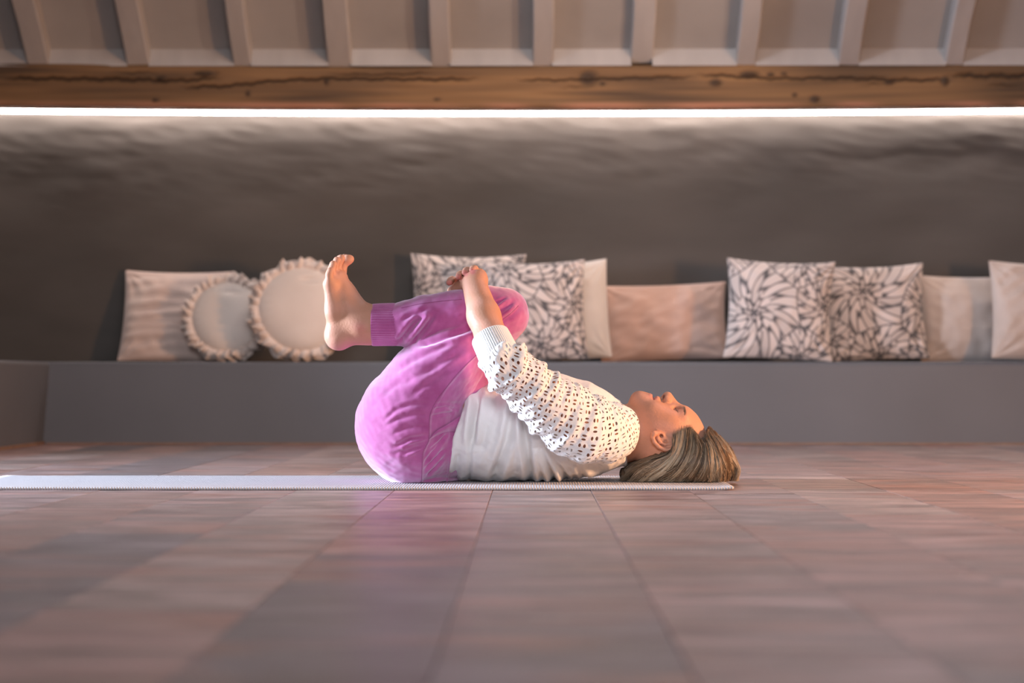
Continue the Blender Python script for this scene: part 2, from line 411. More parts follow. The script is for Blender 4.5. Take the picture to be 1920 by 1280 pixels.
for k, (xa, xb, s) in enumerate(rafters):
    lift = 0.028 if k == 7 else 0.0
    link('rafter', mesh('rafter', *rafter_mesh(xa, xb, lift, k)), M_rafter, ceiling)
    if k+1 < len(rafters):
        xn = rafters[k+1][0]; yb = BEAM_Y + 0.018
        V = [(xb-0.003, yb-0.022, BEAM_T-0.002), (xn+0.003, yb-0.022, BEAM_T-0.002), (xn+0.003, yb+0.016, zr(yb)+RD+0.004), (xb-0.003, yb+0.016, zr(yb)+RD+0.004)]
        V += [(a, b+0.02, c) for a, b, c in V]
        F = [(0, 1, 2, 3), (7, 6, 5, 4), (0, 4, 5, 1), (1, 5, 6, 2), (2, 6, 7, 3), (3, 7, 4, 0)]
        link('filler_board', mesh('filler_board', V, F), M_rafter, ceiling)

# ------------------------------------------------------------------ yoga mat
def mat_material():
    m, nt, p = nt_mat('ribbed_foam')
    p.inputs['Base Color'].default_value = (0.56, 0.54, 0.55, 1); p.inputs['Roughness'].default_value = 0.75
    geo = N(nt, 'ShaderNodeNewGeometry')
    w = N(nt, 'ShaderNodeTexWave', wave_type='BANDS', bands_direction='X', i_Scale=55.0); nt.links.new(geo.outputs['Position'], w.inputs['Vector'])
    w2 = N(nt, 'ShaderNodeTexWave', wave_type='BANDS', bands_direction='Y', i_Scale=30.0); nt.links.new(geo.outputs['Position'], w2.inputs['Vector'])
    ad = N(nt, 'ShaderNodeMath', operation='MULTIPLY'); nt.links.new(w.outputs[1], ad.inputs[0]); nt.links.new(w2.outputs[1], ad.inputs[1])
    b = N(nt, 'ShaderNodeBump', i_Strength=0.8, i_Distance=0.003); nt.links.new(ad.outputs[0], b.inputs['Height']); nt.links.new(b.outputs[0], p.inputs['Normal'])
    rp = ramp(nt, [(0.0, (0.44, 0.42, 0.43)), (1.0, (0.64, 0.62, 0.63))]); nt.links.new(ad.outputs[0], rp.inputs[0]); nt.links.new(rp.outputs[0], p.inputs['Base Color'])
    return m
MAT_T = 0.006
def mat_object():
    xa, xb, ya, yb = -1.215, 0.424, 5.0, 5.61
    xs = np.concatenate([np.linspace(xa, 0.30, 60), np.linspace(0.305, xb, 24)])
    ys = np.concatenate([[ya, ya+0.0015], np.linspace(ya+0.02, yb-0.02, 14), [yb-0.0015, yb]])
    nx, ny = len(xs), len(ys)
    X, Y = np.meshgrid(xs, ys, indexing='ij')
    lift = 0.003*np.clip((X-0.385)/0.039, 0, 1)**2 + 0.003*np.clip((-1.16-X)/0.06, 0, 1)**2
    edge = np.minimum(Y-ya, yb-Y); edge = np.minimum(edge, np.minimum(X-xa, xb-X))
    top = MAT_T + lift - 0.0018*np.clip(1-edge/0.0015, 0, 1)
    bot = 0.0004 + lift
    T = np.stack([X, Y, top], -1).reshape(-1, 3); B = np.stack([X, Y, bot], -1).reshape(-1, 3)
    F = grid_faces(nx, ny); n = nx*ny
    FB = F[:, ::-1] + n
    idx = np.arange(n).reshape(nx, ny)
    loop = np.concatenate([idx[:, 0], idx[-1, 1:], idx[-2::-1, -1], idx[0, -2:0:-1]])
    nxt = np.roll(loop, -1)
    S = np.stack([loop+n, nxt+n, nxt, loop], 1)
    return link('yoga_mat', mesh('yoga_mat', np.vstack([T, B]), np.vstack([F, FB, S])), mat_material())
ymat = mat_object(); tag(ymat, 'pale grey ribbed yoga mat lying flat on the plank floor', 'mat')
# ------------------------------------------------------------------ cushions on the bench
def pillow_grid(w, h, t, n, pinch, seed, wrinkle=0.004, horiz=0.0, soft=2.3):
    s = np.linspace(-1, 1, n); s = np.sign(s)*np.abs(s)**0.85
    U, Vv = np.meshgrid(s, s, indexing='ij'); U = U.ravel(); Vv = Vv.ravel()
    X = w/2*U*(1 - pinch*(1-Vv**2)*np.abs(U)**1.5)
    pz = np.where(Vv > 0, pinch, pinch*0.25)
    Z = h/2*Vv*(1 - pz*(1-U**2)*np.abs(Vv)**1.5) + h/2
    th = t/2*np.clip((1-np.abs(U)**soft)*(1-np.abs(Vv)**soft), 0, 1)**0.55
    P = np.stack([X, np.zeros_like(X), Z], 1)
    e = np.clip((1-np.maximum(np.abs(U), np.abs(Vv)))*5, 0, 1)
    wr = wrinkle*fourier(P, 0.16, seed) + 0.5*wrinkle*fourier(P, 0.06, seed+1)
    if horiz: wr = wr + horiz*fourier(P, 0.05, seed+2, 20, (0.18, 1, 1.2))*np.clip(0.6+0.8*(U*0.3+0.4), 0, 1)
    # gathers that run into the corners
    for cx in (-1, 1):
        for cz in (-1, 1):
            r = np.hypot(U-cx, Vv-cz); a = np.arctan2(Vv-cz, U-cx)
            wr = wr + 0.0035*np.exp(-(r/0.55)**2)*np.sin(a*14+seed)
    yf = -th - wr*e; yb = th + wr*e*0.6
    n2 = n*n
    Vf = np.stack([X, yf, Z], 1); Vk = np.stack([X, yb, Z], 1)
    F = grid_faces(n, n)
    V = np.vstack([Vf, Vk]); FF = np.vstack([F, F[:, ::-1] + n2])
    return V, FF, U, Vv

def weld(me, dist=1e-6):
    import bmesh
    b = bmesh.new(); b.from_mesh(me); bmesh.ops.remove_doubles(b, verts=b.verts, dist=dist); b.to_mesh(me); b.free()

def leaf_print(X, Z, centres, seed, flip=1):
    """dark-lined leaves that fan out from several flower hearts, drawn flat on the cloth"""
    r_ = np.random.default_rng(seed)
    C = np.array(centres)
    D = np.hypot(X[:, None]-C[None, :, 0], Z[:, None]-C[None, :, 1])/C[None, :, 2]
    k = D.argmin(1); Ds = np.sort(D, 1)
    cx, cz = C[k, 0], C[k, 1]
    dx, dz = X-cx, Z-cz; r = np.hypot(dx, dz)+1e-5
    swirl = np.where(k % 2 == 0, 3.4, -3.0)*flip
    th = np.arctan2(dz, dx) + swirl*r + k*0.9
    nn = np.where(r < 0.026, 8, np.where(r < 0.072, 14, 24))
    width = 2*np.pi*r/nn
    u = th*nn/(2*np.pi)
    v = np.log(r/0.012)*0.80 + k*0.37
    best = np.full(len(X), 9.0); second = np.full(len(X), 9.0); bid = np.zeros(len(X))
    iu = np.floor(u); 
    for a in (-1, 0, 1, 2):
        col = iu + a; cm = np.mod(col, nn)
        off = 0.5*np.mod(col, 2) + 0.22*np.sin(cm*12.9898 + k*7.7)
        for b in (-1, 0, 1):
            row = np.round(v-off) + b
            pu = col + 0.18*np.sin(row*3.1 + cm*5.3 + k); pv = row + off
            d = np.hypot(u-pu, (v-pv)*0.92)
            bet = d < best
            second = np.where(bet, best, np.minimum(second, d)); 
            bid = np.where(bet, cm*13.7+row*3.3+k, bid); best = np.where(bet, d, best)
    edge = (second-best)*0.5*width
    lw = 0.0020 + 0.0004*np.sin(X*40+Z*31)
    line = 1/(1+np.exp((edge-lw)/0.0006))
    line = np.maximum(line, 1/(1+np.exp((r-0.004)/0.001)))
    border = (Ds[:, 1]-Ds[:, 0])*0.5*C[k, 2]
    line = np.maximum(line, 1/(1+np.exp((border-0.0022)/0.0006)))
    tint = 0.92 + 0.10*np.sin(bid*1.7)
    light = np.array([0.62, 0.53, 0.49])[None]*tint[:, None]
    return light*(1-line[:, None]) + line[:, None]*np.array([0.060, 0.060, 0.066])

def place(o, px, Y, tilt, yaw=0.0, roll=0.0, dz=0.0):
    x = W(px, 670, Y)[0]
    o.matrix_world = Matrix.Translation((x, Y, BENCH_Z + 0.0015 + dz)) @ Matrix.Rotation(math.radians(yaw), 4, 'Z') @ Matrix.Rotation(math.radians(-tilt), 4, 'X') @ Matrix.Rotation(math.radians(roll), 4, 'Y')
    bpy.context.view_layer.update()
    zs = (np.array([v.co for v in o.data.vertices]) @ np.array(o.matrix_world.to_3x3()).T)[:, 2]
    o.location.z = BENCH_Z + 0.001 - zs.min() + dz

M_print = attr_mat('printed_cotton', rough=0.9, sheen=0.25, bump=0.15, bump_scale=500)
M_rose = simple_mat('rose_linen', (0.47, 0.30, 0.235), (0.52, 0.345, 0.275), scale=4, rough=0.9, bump=0.2, bump_scale=300, sheen=0.3)
M_blush = simple_mat('blush_linen', (0.60, 0.45, 0.385), (0.70, 0.55, 0.48), scale=6, rough=0.9, bump=0.2, bump_scale=300, sheen=0.3)
M_cream = simple_mat('cream_cotton', (0.56, 0.49, 0.43), (0.63, 0.56, 0.50), scale=6, rough=0.9, bump=0.2, bump_scale=300, sheen=0.3)
M_round = simple_mat('ecru_cotton', (0.70, 0.60, 0.53), (0.78, 0.68, 0.61), scale=5, rough=0.9, bump=0.15, bump_scale=300, sheen=0.3)
M_ruf = simple_mat('ecru_ruffle', (0.64, 0.53, 0.465), (0.75, 0.63, 0.56), scale=14, rough=0.95, bump=0.3, bump_scale=200, sheen=0.3)
M_beige = simple_mat('beige_velvet', (0.42, 0.335, 0.285), (0.52, 0.425, 0.37), scale=5, rough=0.8, bump=0.15, bump_scale=300, sheen=0.5)

def seam_of(o, V, n, material, r=0.0016):
    idx = np.arange(n*n).reshape(n, n)
    loop = np.concatenate([idx[:, 0], idx[-1, 1:], idx[-2::-1, -1], idx[0, -2:0:-1]])
    L = V[loop][::2]; L = np.vstack([L, L[:1]])
    v, f = tube(L, r, 5); s = link('edge_seam', mesh('edge_seam', v, f), material, o, smooth=True)
    return s

def printed(label, px, Y, w, h, t, tilt, yaw, roll, centres, seed, flip=1, pinch=0.075):
    n = 210
    V, F, U, Vv = pillow_grid(w, h, t, n, pinch, seed, 0.003)
    me = mesh('printed_cushion', V, F)
    gx = np.concatenate([U, -U])*w/2; gz = np.concatenate([Vv, Vv])*h/2
    set_color(me, leaf_print(gx, gz, [(a*w/2, b*h/2, c) for a, b, c in centres], seed, flip))
    o = link('printed_cushion', me, M_print, smooth=True); weld(me)
    tag(o, label, 'cushion', 'leaf print cushions on the bench'); place(o, px, Y, tilt, yaw, roll)
    return o
printed('leaf print cushion standing behind the clasped hands and another leaf print cushion', 876, 8.93, 0.430, 0.405, 0.11, 6, 0, 0.5,
        [(-0.05, 0.72, 1.1), (-0.9, 0.35, 1), (0.9, 0.9, .9), (0.3, -0.4, 1), (-0.6, -0.8, 1)], 31)
printed('leaf print cushion leaning in front of the cream cushion behind the knee', 1008, 8.66, 0.372, 0.368, 0.14, 10, 4, -1.5,
        [(-0.55, 0.85, 1), (0.75, 0.05, 1), (0.05, -0.75, 1.1), (-0.8, -0.4, 1), (0.95, -0.95, .9), (0.6, 1.1, .9)], 47, -1)
printed('leaf print cushion with one large flower, next to the rose lumbar cushion', 1458, 8.66, 0.390, 0.365, 0.14, 9, -3, 2.5,
        [(-0.48, -0.15, 1.5), (0.45, 1.0, 1), (0.85, 0.05, 1), (0.40, -0.95, .9), (-1.1, 1.1, .9)], 53)
printed('leaf print cushion next to the beige cushion near the right edge', 1648, 8.82, 0.376, 0.358, 0.14, 9, 3, -2.0,
        [(-0.30, 0.38, 1.5), (0.0, -0.95, 1.1), (0.95, 0.0, .9), (-1.0, -0.6, .9), (1.0, -1.0, .9)], 68, -1)

def plain(name, label, material, px, Y, w, h, t, tilt, yaw, roll, seed, wrinkle=0.004, horiz=0.0, pinch=0.05, dz=0.0, n=90):
    V, F, U, Vv = pillow_grid(w, h, t, n, pinch, seed, wrinkle, horiz)
    me = mesh(name, V, F); o = link(name, me, material, smooth=True)
    seam_of(o, V, n, material); weld(me)
    tag(o, label, 'cushion'); place(o, px, Y, tilt, yaw, roll, dz + 0.0012)
    return o
plain('square_cushion', 'square blush cushion with horizontal wrinkles at the left end of the cushions', M_blush, 322, 8.92, 0.405, 0.350, 0.13, 16, -4, 1.0, 71, 0.003, 0.006)
plain('square_cushion', 'plain cream cushion seen edge-on between the leaf print and rose cushions', M_cream, 1078, 8.82, 0.27, 0.362, 0.12, 7, -8, -4.0, 73, 0.003)
plain('lumbar_cushion', 'rectangular dusty rose cushion lying between cream and leaf print cushions', M_rose, 1248, 8.94, 0.475, 0.292, 0.15, 14, 0, -2.0, 75, 0.008, 0.001)
plain('square_cushion', 'plump beige velvet cushion beside the last leaf print cushion', M_beige, 1830, 8.92, 0.41, 0.325, 0.17, 10, 5, 0.0, 77, 0.004)
plain('square_cushion', 'beige cushion half cut off by the right edge of the photo', M_beige, 1962, 8.68, 0.40, 0.358, 0.15, 12, 6, 2.0, 79, 0.008)

def round_cushion(label, px, Y, R, t, tilt, yaw, seed, rw):
    nr, na = 40, 120
    rr = np.linspace(0, 1, nr)**0.8; aa = np.arange(na)*2*np.pi/na
    RR, AA = np.meshgrid(rr, aa, indexing='ij'); RR = RR.ravel(); AA = AA.ravel()
    X = R*RR*np.cos(AA); Z = R*RR*np.sin(AA)*0.97
    P = np.stack([X, 0*X, Z], 1)
    th = t/2*np.clip(1-RR**2.6, 0, 1)**0.5
    wr = 0.004*fourier(P, 0.2, seed) + 0.003*np.sin(AA*26+seed)*np.clip((RR-0.6)/0.4, 0, 1)*(1-RR)
    dent = 0.010*np.exp(-((X-R*0.15)/0.03)**2-((Z-R*0.62)/0.012)**2)
    Vf = np.stack([X, -th - wr + dent, Z], 1); Vk = np.stack([X, th, Z], 1)
    F = grid_faces(nr, na, True); n = nr*na
    V = np.vstack([Vf, Vk]); V[:, 2] += R*0.97 + rw*0.55
    me = mesh('round_cushion', V, np.vstack([F, F[:, ::-1]+n]))
    o = link('round_cushion', me, M_round, smooth=True); weld(me, 1e-5)
    # gathered double ruffle around the rim
    for layer in range(2):
        r_ = np.random.default_rng(seed+layer); na2, nk = 420, 7
        a = np.arange(na2)*2*np.pi/na2; s = np.linspace(0, 1, nk)
        S, A = np.meshgrid(s, a, indexing='ij'); S = S.ravel(); A = A.ravel()
        ph = np.cumsum(r_.uniform(0.6, 1.4, na2)); ph = ph/ph[-1]*2*np.pi*(27+5*layer)
        ph = np.tile(ph, nk); amp = np.tile(0.7+0.5*np.sin(a*7+seed)+0.3*np.sin(a*17), nk)
        rad = R*(0.90+0.03*layer) + S*rw*(1-0.25*layer)*(1+0.20*np.sin(ph*0.5+1)) + 0.0
        y = (-0.022 if layer else 0.0) + 0.026*S**0.8*amp*np.sin(ph + 2.2*S) - 0.010*np.sin(S*3)*layer
        x = rad*np.cos(A + 0.02*S*np.cos(ph)); z = rad*np.sin(A + 0.02*S*np.cos(ph))*0.97
        z = np.maximum(z, -R*0.97 - rw*0.5 + 0.004*np.sin(ph))
        Vr = np.stack([x, y, z + R*0.97 + rw*0.55], 1); Fr = grid_faces(nk, na2, True); m = len(Vr)
        Vk2 = Vr.copy(); Vk2[:, 1] += 0.0025
        q = link('ruffle', mesh('ruffle', np.vstack([Vr, Vk2]), np.vstack([Fr, Fr[:, ::-1]+m])), M_ruf, o, smooth=True)
    tag(o, label, 'cushion', 'round ruffled cushions'); place(o, px, Y, tilt, yaw, 0, 0.0)
    o.location.z += 0.029
    return o
round_cushion('smaller round ecru cushion with ruffled rim in front of the blush cushion', 424, 8.78, 0.140, 0.11, 12, -6, 81, 0.044)
round_cushion('larger round ecru cushion with ruffled rim behind the raised foot', 566, 8.63, 0.163, 0.13, 10, 4, 83, 0.046)

# ------------------------------------------------------------------ the person on the mat
YC = 5.31
def Q(px, py, dy): return W(px, py, YC + dy)
def S(px, dy=0.0): return px*(YC+dy)/FPX
MATZ = MAT_T + 0.0006

class Field:
    def __init__(s, lo, hi, h):
        s.lo = np.array(lo, float); s.h = h
        s.n = np.ceil((np.array(hi)-s.lo)/h).astype(int)+1
        s.ax = [(s.lo[i] + h*np.arange(s.n[i])).astype(np.float32) for i in range(3)]
        s.F = np.full(s.n, 1.0, np.float32)
    def region(s, lo, hi):
        a = np.clip(np.floor((np.array(lo)-s.lo)/s.h).astype(int), 0, s.n); b = np.clip(np.ceil((np.array(hi)-s.lo)/s.h).astype(int)+1, 0, s.n)
        sl = tuple(slice(a[i], b[i]) for i in range(3))
        return sl, s.ax[0][sl[0]][:, None, None], s.ax[1][sl[1]][None, :, None], s.ax[2][sl[2]][None, None, :]
    def merge(s, sl, d, k, op='add'):
        A = s.F[sl]
        if op == 'add':
            if k > 0:
                hh = np.maximum(k-np.abs(A-d), 0)/k; s.F[sl] = np.minimum(A, d) - hh*hh*k*0.25
            else: s.F[sl] = np.minimum(A, d)
        else:
            d = -d
            if k > 0:
                hh = np.maximum(k-np.abs(A-d), 0)/k; s.F[sl] = np.maximum(A, d) + hh*hh*k*0.25
            else: s.F[sl] = np.maximum(A, d)
    def cone(s, a, b, ra, rb, k=0.01, ys=1.0, op='add'):
        a = np.array(a, float); b = np.array(b, float); R = max(ra, rb)*max(1.0, ys) + k + 0.012
        sl, x, y, z = s.region(np.minimum(a, b)-R, np.maximum(a, b)+R)
        ab = b-a; ab[1] /= ys; L = max(float(ab@ab), 1e-12)
        px = x-a[0]; py = (y-a[1])/ys; pz = z-a[2]
        t = np.clip((px*ab[0]+py*ab[1]+pz*ab[2])/L, 0, 1)
        d = np.sqrt((px-t*ab[0])**2+(py-t*ab[1])**2+(pz-t*ab[2])**2) - (ra+t*(rb-ra))
        s.merge(sl, d.astype(np.float32), k, op)
    def chain(s, pts, k=0.01, ys=1.0):
        for (a, ra), (b, rb) in zip(pts[:-1], pts[1:]): s.cone(a, b, ra, rb, k, ys)
    def ellipsoid(s, c, axes, radii, k=0.01, op='add'):
        c = np.array(c, float); R = max(radii)+k+0.012
        sl, x, y, z = s.region(c-R, c+R)
        k0 = 0; k1 = 0
        for e, r in zip(axes, radii):
            q = (x-c[0])*e[0]+(y-c[1])*e[1]+(z-c[2])*e[2]
            k0 = k0 + (q/r)**2; k1 = k1 + (q/(r*r))**2
        k0 = np.sqrt(k0); k1 = np.sqrt(k1)+1e-9
        s.merge(sl, (k0*(k0-1)/k1).astype(np.float32), k, op)
    def floor_clip(s, z0):
        s.F = np.maximum(s.F, (z0 - s.ax[2])[None, None, :])
    def clip_px(s, fn):
        """keep where fn(px, py) < 0 (metres)"""
        x = s.ax[0][:, None, None]; y = s.ax[1][None, :, None]; z = s.ax[2][None, None, :]
        px = 992 + FPX*x/y + 0*z; py = 711 - FPX*(z-CAMZ)/y + 0*x
        s.F = np.maximum(s.F, fn(px, py, y).astype(np.float32))
    def mesh(s):
        F = s.F; sg = F < 0
        c = np.zeros(np.array(F.shape)-1, np.uint8)
        offs = [(i, j, k) for i in (0, 1) for j in (0, 1) for k in (0, 1)]
        nx, ny, nz = c.shape
        for (i, j, k) in offs: c += sg[i:i+nx, j:j+ny, k:k+nz]
        act = (c > 0) & (c < 8)
        I = np.argwhere(act); idx = np.full(c.shape, -1, np.int32); idx[act] = np.arange(len(I))
        vals = np.stack([F[I[:, 0]+i, I[:, 1]+j, I[:, 2]+k] for (i, j, k) in offs], 1)
        acc = np.zeros((len(I), 3)); cnt = np.zeros(len(I)); O = np.array(offs, float)
        for a in range(8):
            for b in range(a+1, 8):
                if np.abs(O[a]-O[b]).sum() != 1: continue
                va, vb = vals[:, a], vals[:, b]; m = (va < 0) != (vb < 0)
                t = (va/(va-vb+1e-20))[m][:, None]
                acc[m] += O[a] + t*(O[b]-O[a]); cnt[m] += 1
        V = s.lo + s.h*(I + acc/cnt[:, None])
        quads = []
        for ax in range(3):
            u, w = (ax+1) % 3, (ax+2) % 3
            sl0 = [slice(1, -1)]*3; sl1 = [slice(1, -1)]*3
            sl0[ax] = slice(0, -1); sl1[ax] = slice(1, None)
            s0 = sg[tuple(sl0)]; s1 = sg[tuple(sl1)]
            E = np.argwhere(s0 != s1); flip = s0[s0 != s1]
            b = E.copy(); b[:, u] += 1; b[:, w] += 1
            eu = np.zeros(3, int); eu[u] = 1; ew = np.zeros(3, int); ew[w] = 1
            def at(q): return idx[q[:, 0], q[:, 1], q[:, 2]]
            q = np.stack([at(b), at(b-eu), at(b-eu-ew), at(b-ew)], 1)
            q[~flip] = q[~flip][:, ::-1]
            quads.append(q)
        return V, np.vstack(quads)

def smooth_mesh(V, F, it=1, lam=0.5):
    E = np.vstack([F[:, [0, 1]], F[:, [1, 2]], F[:, [2, 3]], F[:, [3, 0]]])
    deg = np.bincount(E.ravel(), minlength=len(V))[:, None]
    for _ in range(it):
        A = np.stack([np.bincount(E[:, 0], V[E[:, 1], i], len(V)) + np.bincount(E[:, 1], V[E[:, 0], i], len(V)) for i in range(3)], 1)
        V = V + lam*(A/deg - V)
    return V

def normals(V, F):
    a = V[F[:, 2]]-V[F[:, 0]]; b = V[F[:, 3]]-V[F[:, 1]]
    n = np.cross(a, b); out = np.zeros_like(V)
    for j in range(4):
        for i in range(3): out[:, i] += np.bincount(F[:, j], n[:, i], len(V))
    return out/(np.linalg.norm(out, axis=1, keepdims=True)+1e-12)

def poly_dist(px, py, pl):
    best = np.full(len(px), 1e9); pl = np.array(pl, float); tt = np.zeros(len(px)); n = len(pl)-1
    for i in range(n):
        a, b = pl[i], pl[i+1]; ab = b-a
        t = np.clip(((px-a[0])*ab[0]+(py-a[1])*ab[1])/(ab@ab), 0, 1)
        d = np.hypot(px-a[0]-t*ab[0], py-a[1]-t*ab[1]); m = d < best
        best[m] = d[m]; tt[m] = (i+t[m])/n
    return best, tt

def creases(V, Nn, items, side=-1):
    px, py = to_px(V); out = np.zeros(len(V)); face = np.clip(-Nn[:, 1]*2.5+0.4, 0, 1) * (V[:, 1] < YC)
    for pl, depth, wd in items:
        d, t = poly_dist(px, py, pl); taper = np.clip(np.minimum(t, 1-t)*6+0.25, 0, 1)
        out += taper*(-depth*np.exp(-(d/wd)**2) + 0.45*depth*np.exp(-((d-2.0*wd)/(1.1*wd))**2))
    return out*face

# ---- skin ---------------------------------------------------------------
HU = np.array([0.955, 0.0, -0.297]); HF = np.array([0.297, 0.0, 0.955]); HY = np.array([0.0, 1.0, 0.0])
B = Field((Q(578, 0, -.05)[0], YC-0.31, 0.0), (Q(1345, 0, 0)[0], YC+0.31, Q(0, 468, -.1)[2]), 0.0020)
r = lambda px: px/855.0
# trunk hidden under the clothes
B.chain([(Q(800, 820, 0), .07), (Q(900, 815, 0), .070), (Q(1010, 805, 0), .078), (Q(1095, 815, 0), .07), (Q(1150, 815, 0), .058)], 0.02, 1.35)
B.cone(Q(1108, 818, -.12), Q(1108, 818, .12), .048, .048, .03)
# neck
B.cone(Q(1148, 816, 0), Q(1216, 806, 0), r(58), r(49), .02, 1.02)
# skull, face
B.ellipsoid(Q(1258, 835, 0), (HU, HF, HY), (r(63), r(79), .073), .01)
B.ellipsoid(Q(1268, 850, 0), (HU, HF, HY), (r(66), r(60), .072), .02)
B.cone(Q(1224, 771, 0), Q(1262, 795, 0), r(25), r(29), .018, 1.65)
B.cone(Q(1206, 760, 0), Q(1222, 812, 0), r(19), r(44), .02, 1.12)
B.cone(Q(1196, 745.5, 0), Q(1202, 752, 0), r(11), r(13), .016, 1.5)
for s in (-1, 1):
    B.cone(Q(1203, 757, s*.008), Q(1226, 802, s*.052), r(13.5), r(13), .022)
    B.ellipsoid(Q(1250, 797, s*.044), (HU, HF, HY), (r(26), r(24), .026), .02)
    B.ellipsoid(Q(1226, 783, s*.036), (HU, HF, HY), (r(22), r(24), .022), .02)
    B.cone(Q(1283, 773, s*.012), Q(1282, 783, s*.046), r(9.0), r(9), .012)
    B.ellipsoid(Q(1269, 768, s*.030), (HU, HF, HY), (r(8), r(6), .013), .010, 'cut')
    B.ellipsoid(Q(1270.5, 778.5, s*.031), (HU, HF, HY), (r(11.5), r(11.5), .0150), .006)
    B.cone(Q(1264.5, 763.5, s*.026), Q(1270, 774, s*.046), r(1.1), r(1.1), .003, op='cut')
    B.cone(Q(1242, 755, s*.016), Q(1226, 764, s*.034), r(1.5), r(1.0), .006, op='cut')
B.cone(Q(1251.5, 743.2, 0), Q(1270, 764.5, 0), r(9.4), r(6.8), .009)
B.cone(Q(1248, 747, 0), Q(1241, 755, 0), r(7.5), r(6), .006)
for s in (-1, 1):
    B.ellipsoid(Q(1250, 749.5, s*.0115), (HU, HF, HY), (r(8.2), r(7), .0085), .004)
B.cone(Q(1232.5, 747.3, -.016), Q(1232.5, 747.3, .016), r(5.0), r(5.0), .006)
B.cone(Q(1218.5, 743.8, -.014), Q(1218.5, 743.8, .014), r(5.6), r(5.6), .005)
B.cone(Q(1225.5, 743.5, -.02), Q(1225.5, 743.5, .02), r(2.2), r(2.2), .003, op='cut')
for s in (-1, 1):
    B.cone(Q(1225.5, 743.5, s*.019), Q(1224.5, 752, s*.029), r(2.0), r(1.2), .003, op='cut')
    B.cone(Q(1243.5, 741, s*.0075), Q(1243.5, 748, s*.010), r(1.6), r(2.6), .002, op='cut')
# ears: a dished shell with a rolled rim and a lobe
for s in (-1, 1):
    e = s*.0745
    B.cone(Q(1236, 822, e*.96), Q(1256, 834, e*.98), r(9), r(11), .008, 0.45)
    rim = [(1226, 812), (1223.5, 820), (1227, 829), (1235, 837.5), (1246, 842.5), (1257, 843), (1262, 839)]
    for i in range(len(rim)-1):
        q = 3.6 if i else 4.8
        B.cone(Q(*rim[i], e*1.08), Q(*rim[i+1], e*1.10), r(q), r(3.4), .003)
    B.cone(Q(1226, 813, e*1.06), Q(1232, 812, e*1.02), r(5.5), r(5), .004)
    anti = [(1233, 822), (1238, 829), (1247, 833), (1256, 832)]
    for i in range(3): B.cone(Q(*anti[i], e*1.06), Q(*anti[i+1], e*1.06), r(2.6), r(2.4), .003)
    B.cone(Q(1236, 812, e*1.03), Q(1243, 815, e*1.0), r(3.6), r(3.2), .004)
    B.cone(Q(1237.5, 814.5, e*1.12), Q(1241.5, 818.5, e*0.93), r(2.8), r(3.2), .002, op='cut')
    B.cone(Q(1243, 824, e*1.12), Q(1248, 827, e*1.02), r(2.5), r(3), .003, op='cut')
    B.cone(Q(1230, 824, e*1.16), Q(1252, 838, e*1.16), r(1.6), r(1.6), .002, op='cut')
# arms
for s in (-1, 1):
    B.chain([(Q(1112, 815, s*.135), .052), (Q(1020, 740, s*.20), .043), (Q(940, 664, s*.243), .035)], .02)
    B.chain([(Q(938, 666, s*.245), .033), (Q(924, 640, s*.226), .0345), (Q(907, 592, s*.188), .0335), (Q(889, 532, s*.125), .0262)], .015)
# left hand lies over the shin, fingers reaching away
wl = Q(888, 528, -.122)
kn = [Q(849 + 9.5*i, 545 - 7.5*i, -.066 + .001*i) for i in range(4)]
for i in range(4):
    B.cone(wl + (kn[i]-kn[1])*0.35, kn[i], .0150, .0100, .010)
    m1 = Q(847 + 9.5*i, 545 - 8.0*i, -.022); m2 = Q(852 + 9.5*i, 551 - 7.5*i, .004); m3 = Q(860 + 9*i, 556 - 6.5*i, .020)
    B.chain([(kn[i], .0096), (m1, .0086), (m2, .0078), (m3, .0070)], .004)
B.cone(Q(897, 524, -.125), Q(880, 526, -.09), .0200, .0140, .010)
B.chain([(Q(884, 536, -.115), .013), (Q(872, 547, -.088), .0105), (Q(862, 551, -.060), .0090)], .008)
# right hand: its fingers fold over the left one towards the camera
wr_ = Q(893, 522, .115)
tips = [(842.5, 529.5), (859.5, 518.5), (871.5, 511.0), (885, 507.5)]
for i, (tx, ty) in enumerate(tips):
    k_ = Q(856 + 9.5*i, 530 - 6.0*i, .045)
    B.cone(wr_ + (k_-Q(870, 521, .045))*0.35, k_, .0160, .0108, .014)
    B.chain([(k_, .0092), (Q(tx+5, ty-5+0.5*i, -.010), .0084), (Q(tx+2.5, ty-3.5, -.062), .0080), (Q(tx, ty, -.104), .0070)], .0022)
B.chain([(Q(886, 530, .105), .013), (Q(875, 541, .075), .0105), (Q(866, 546, .045), .0090)], .008)
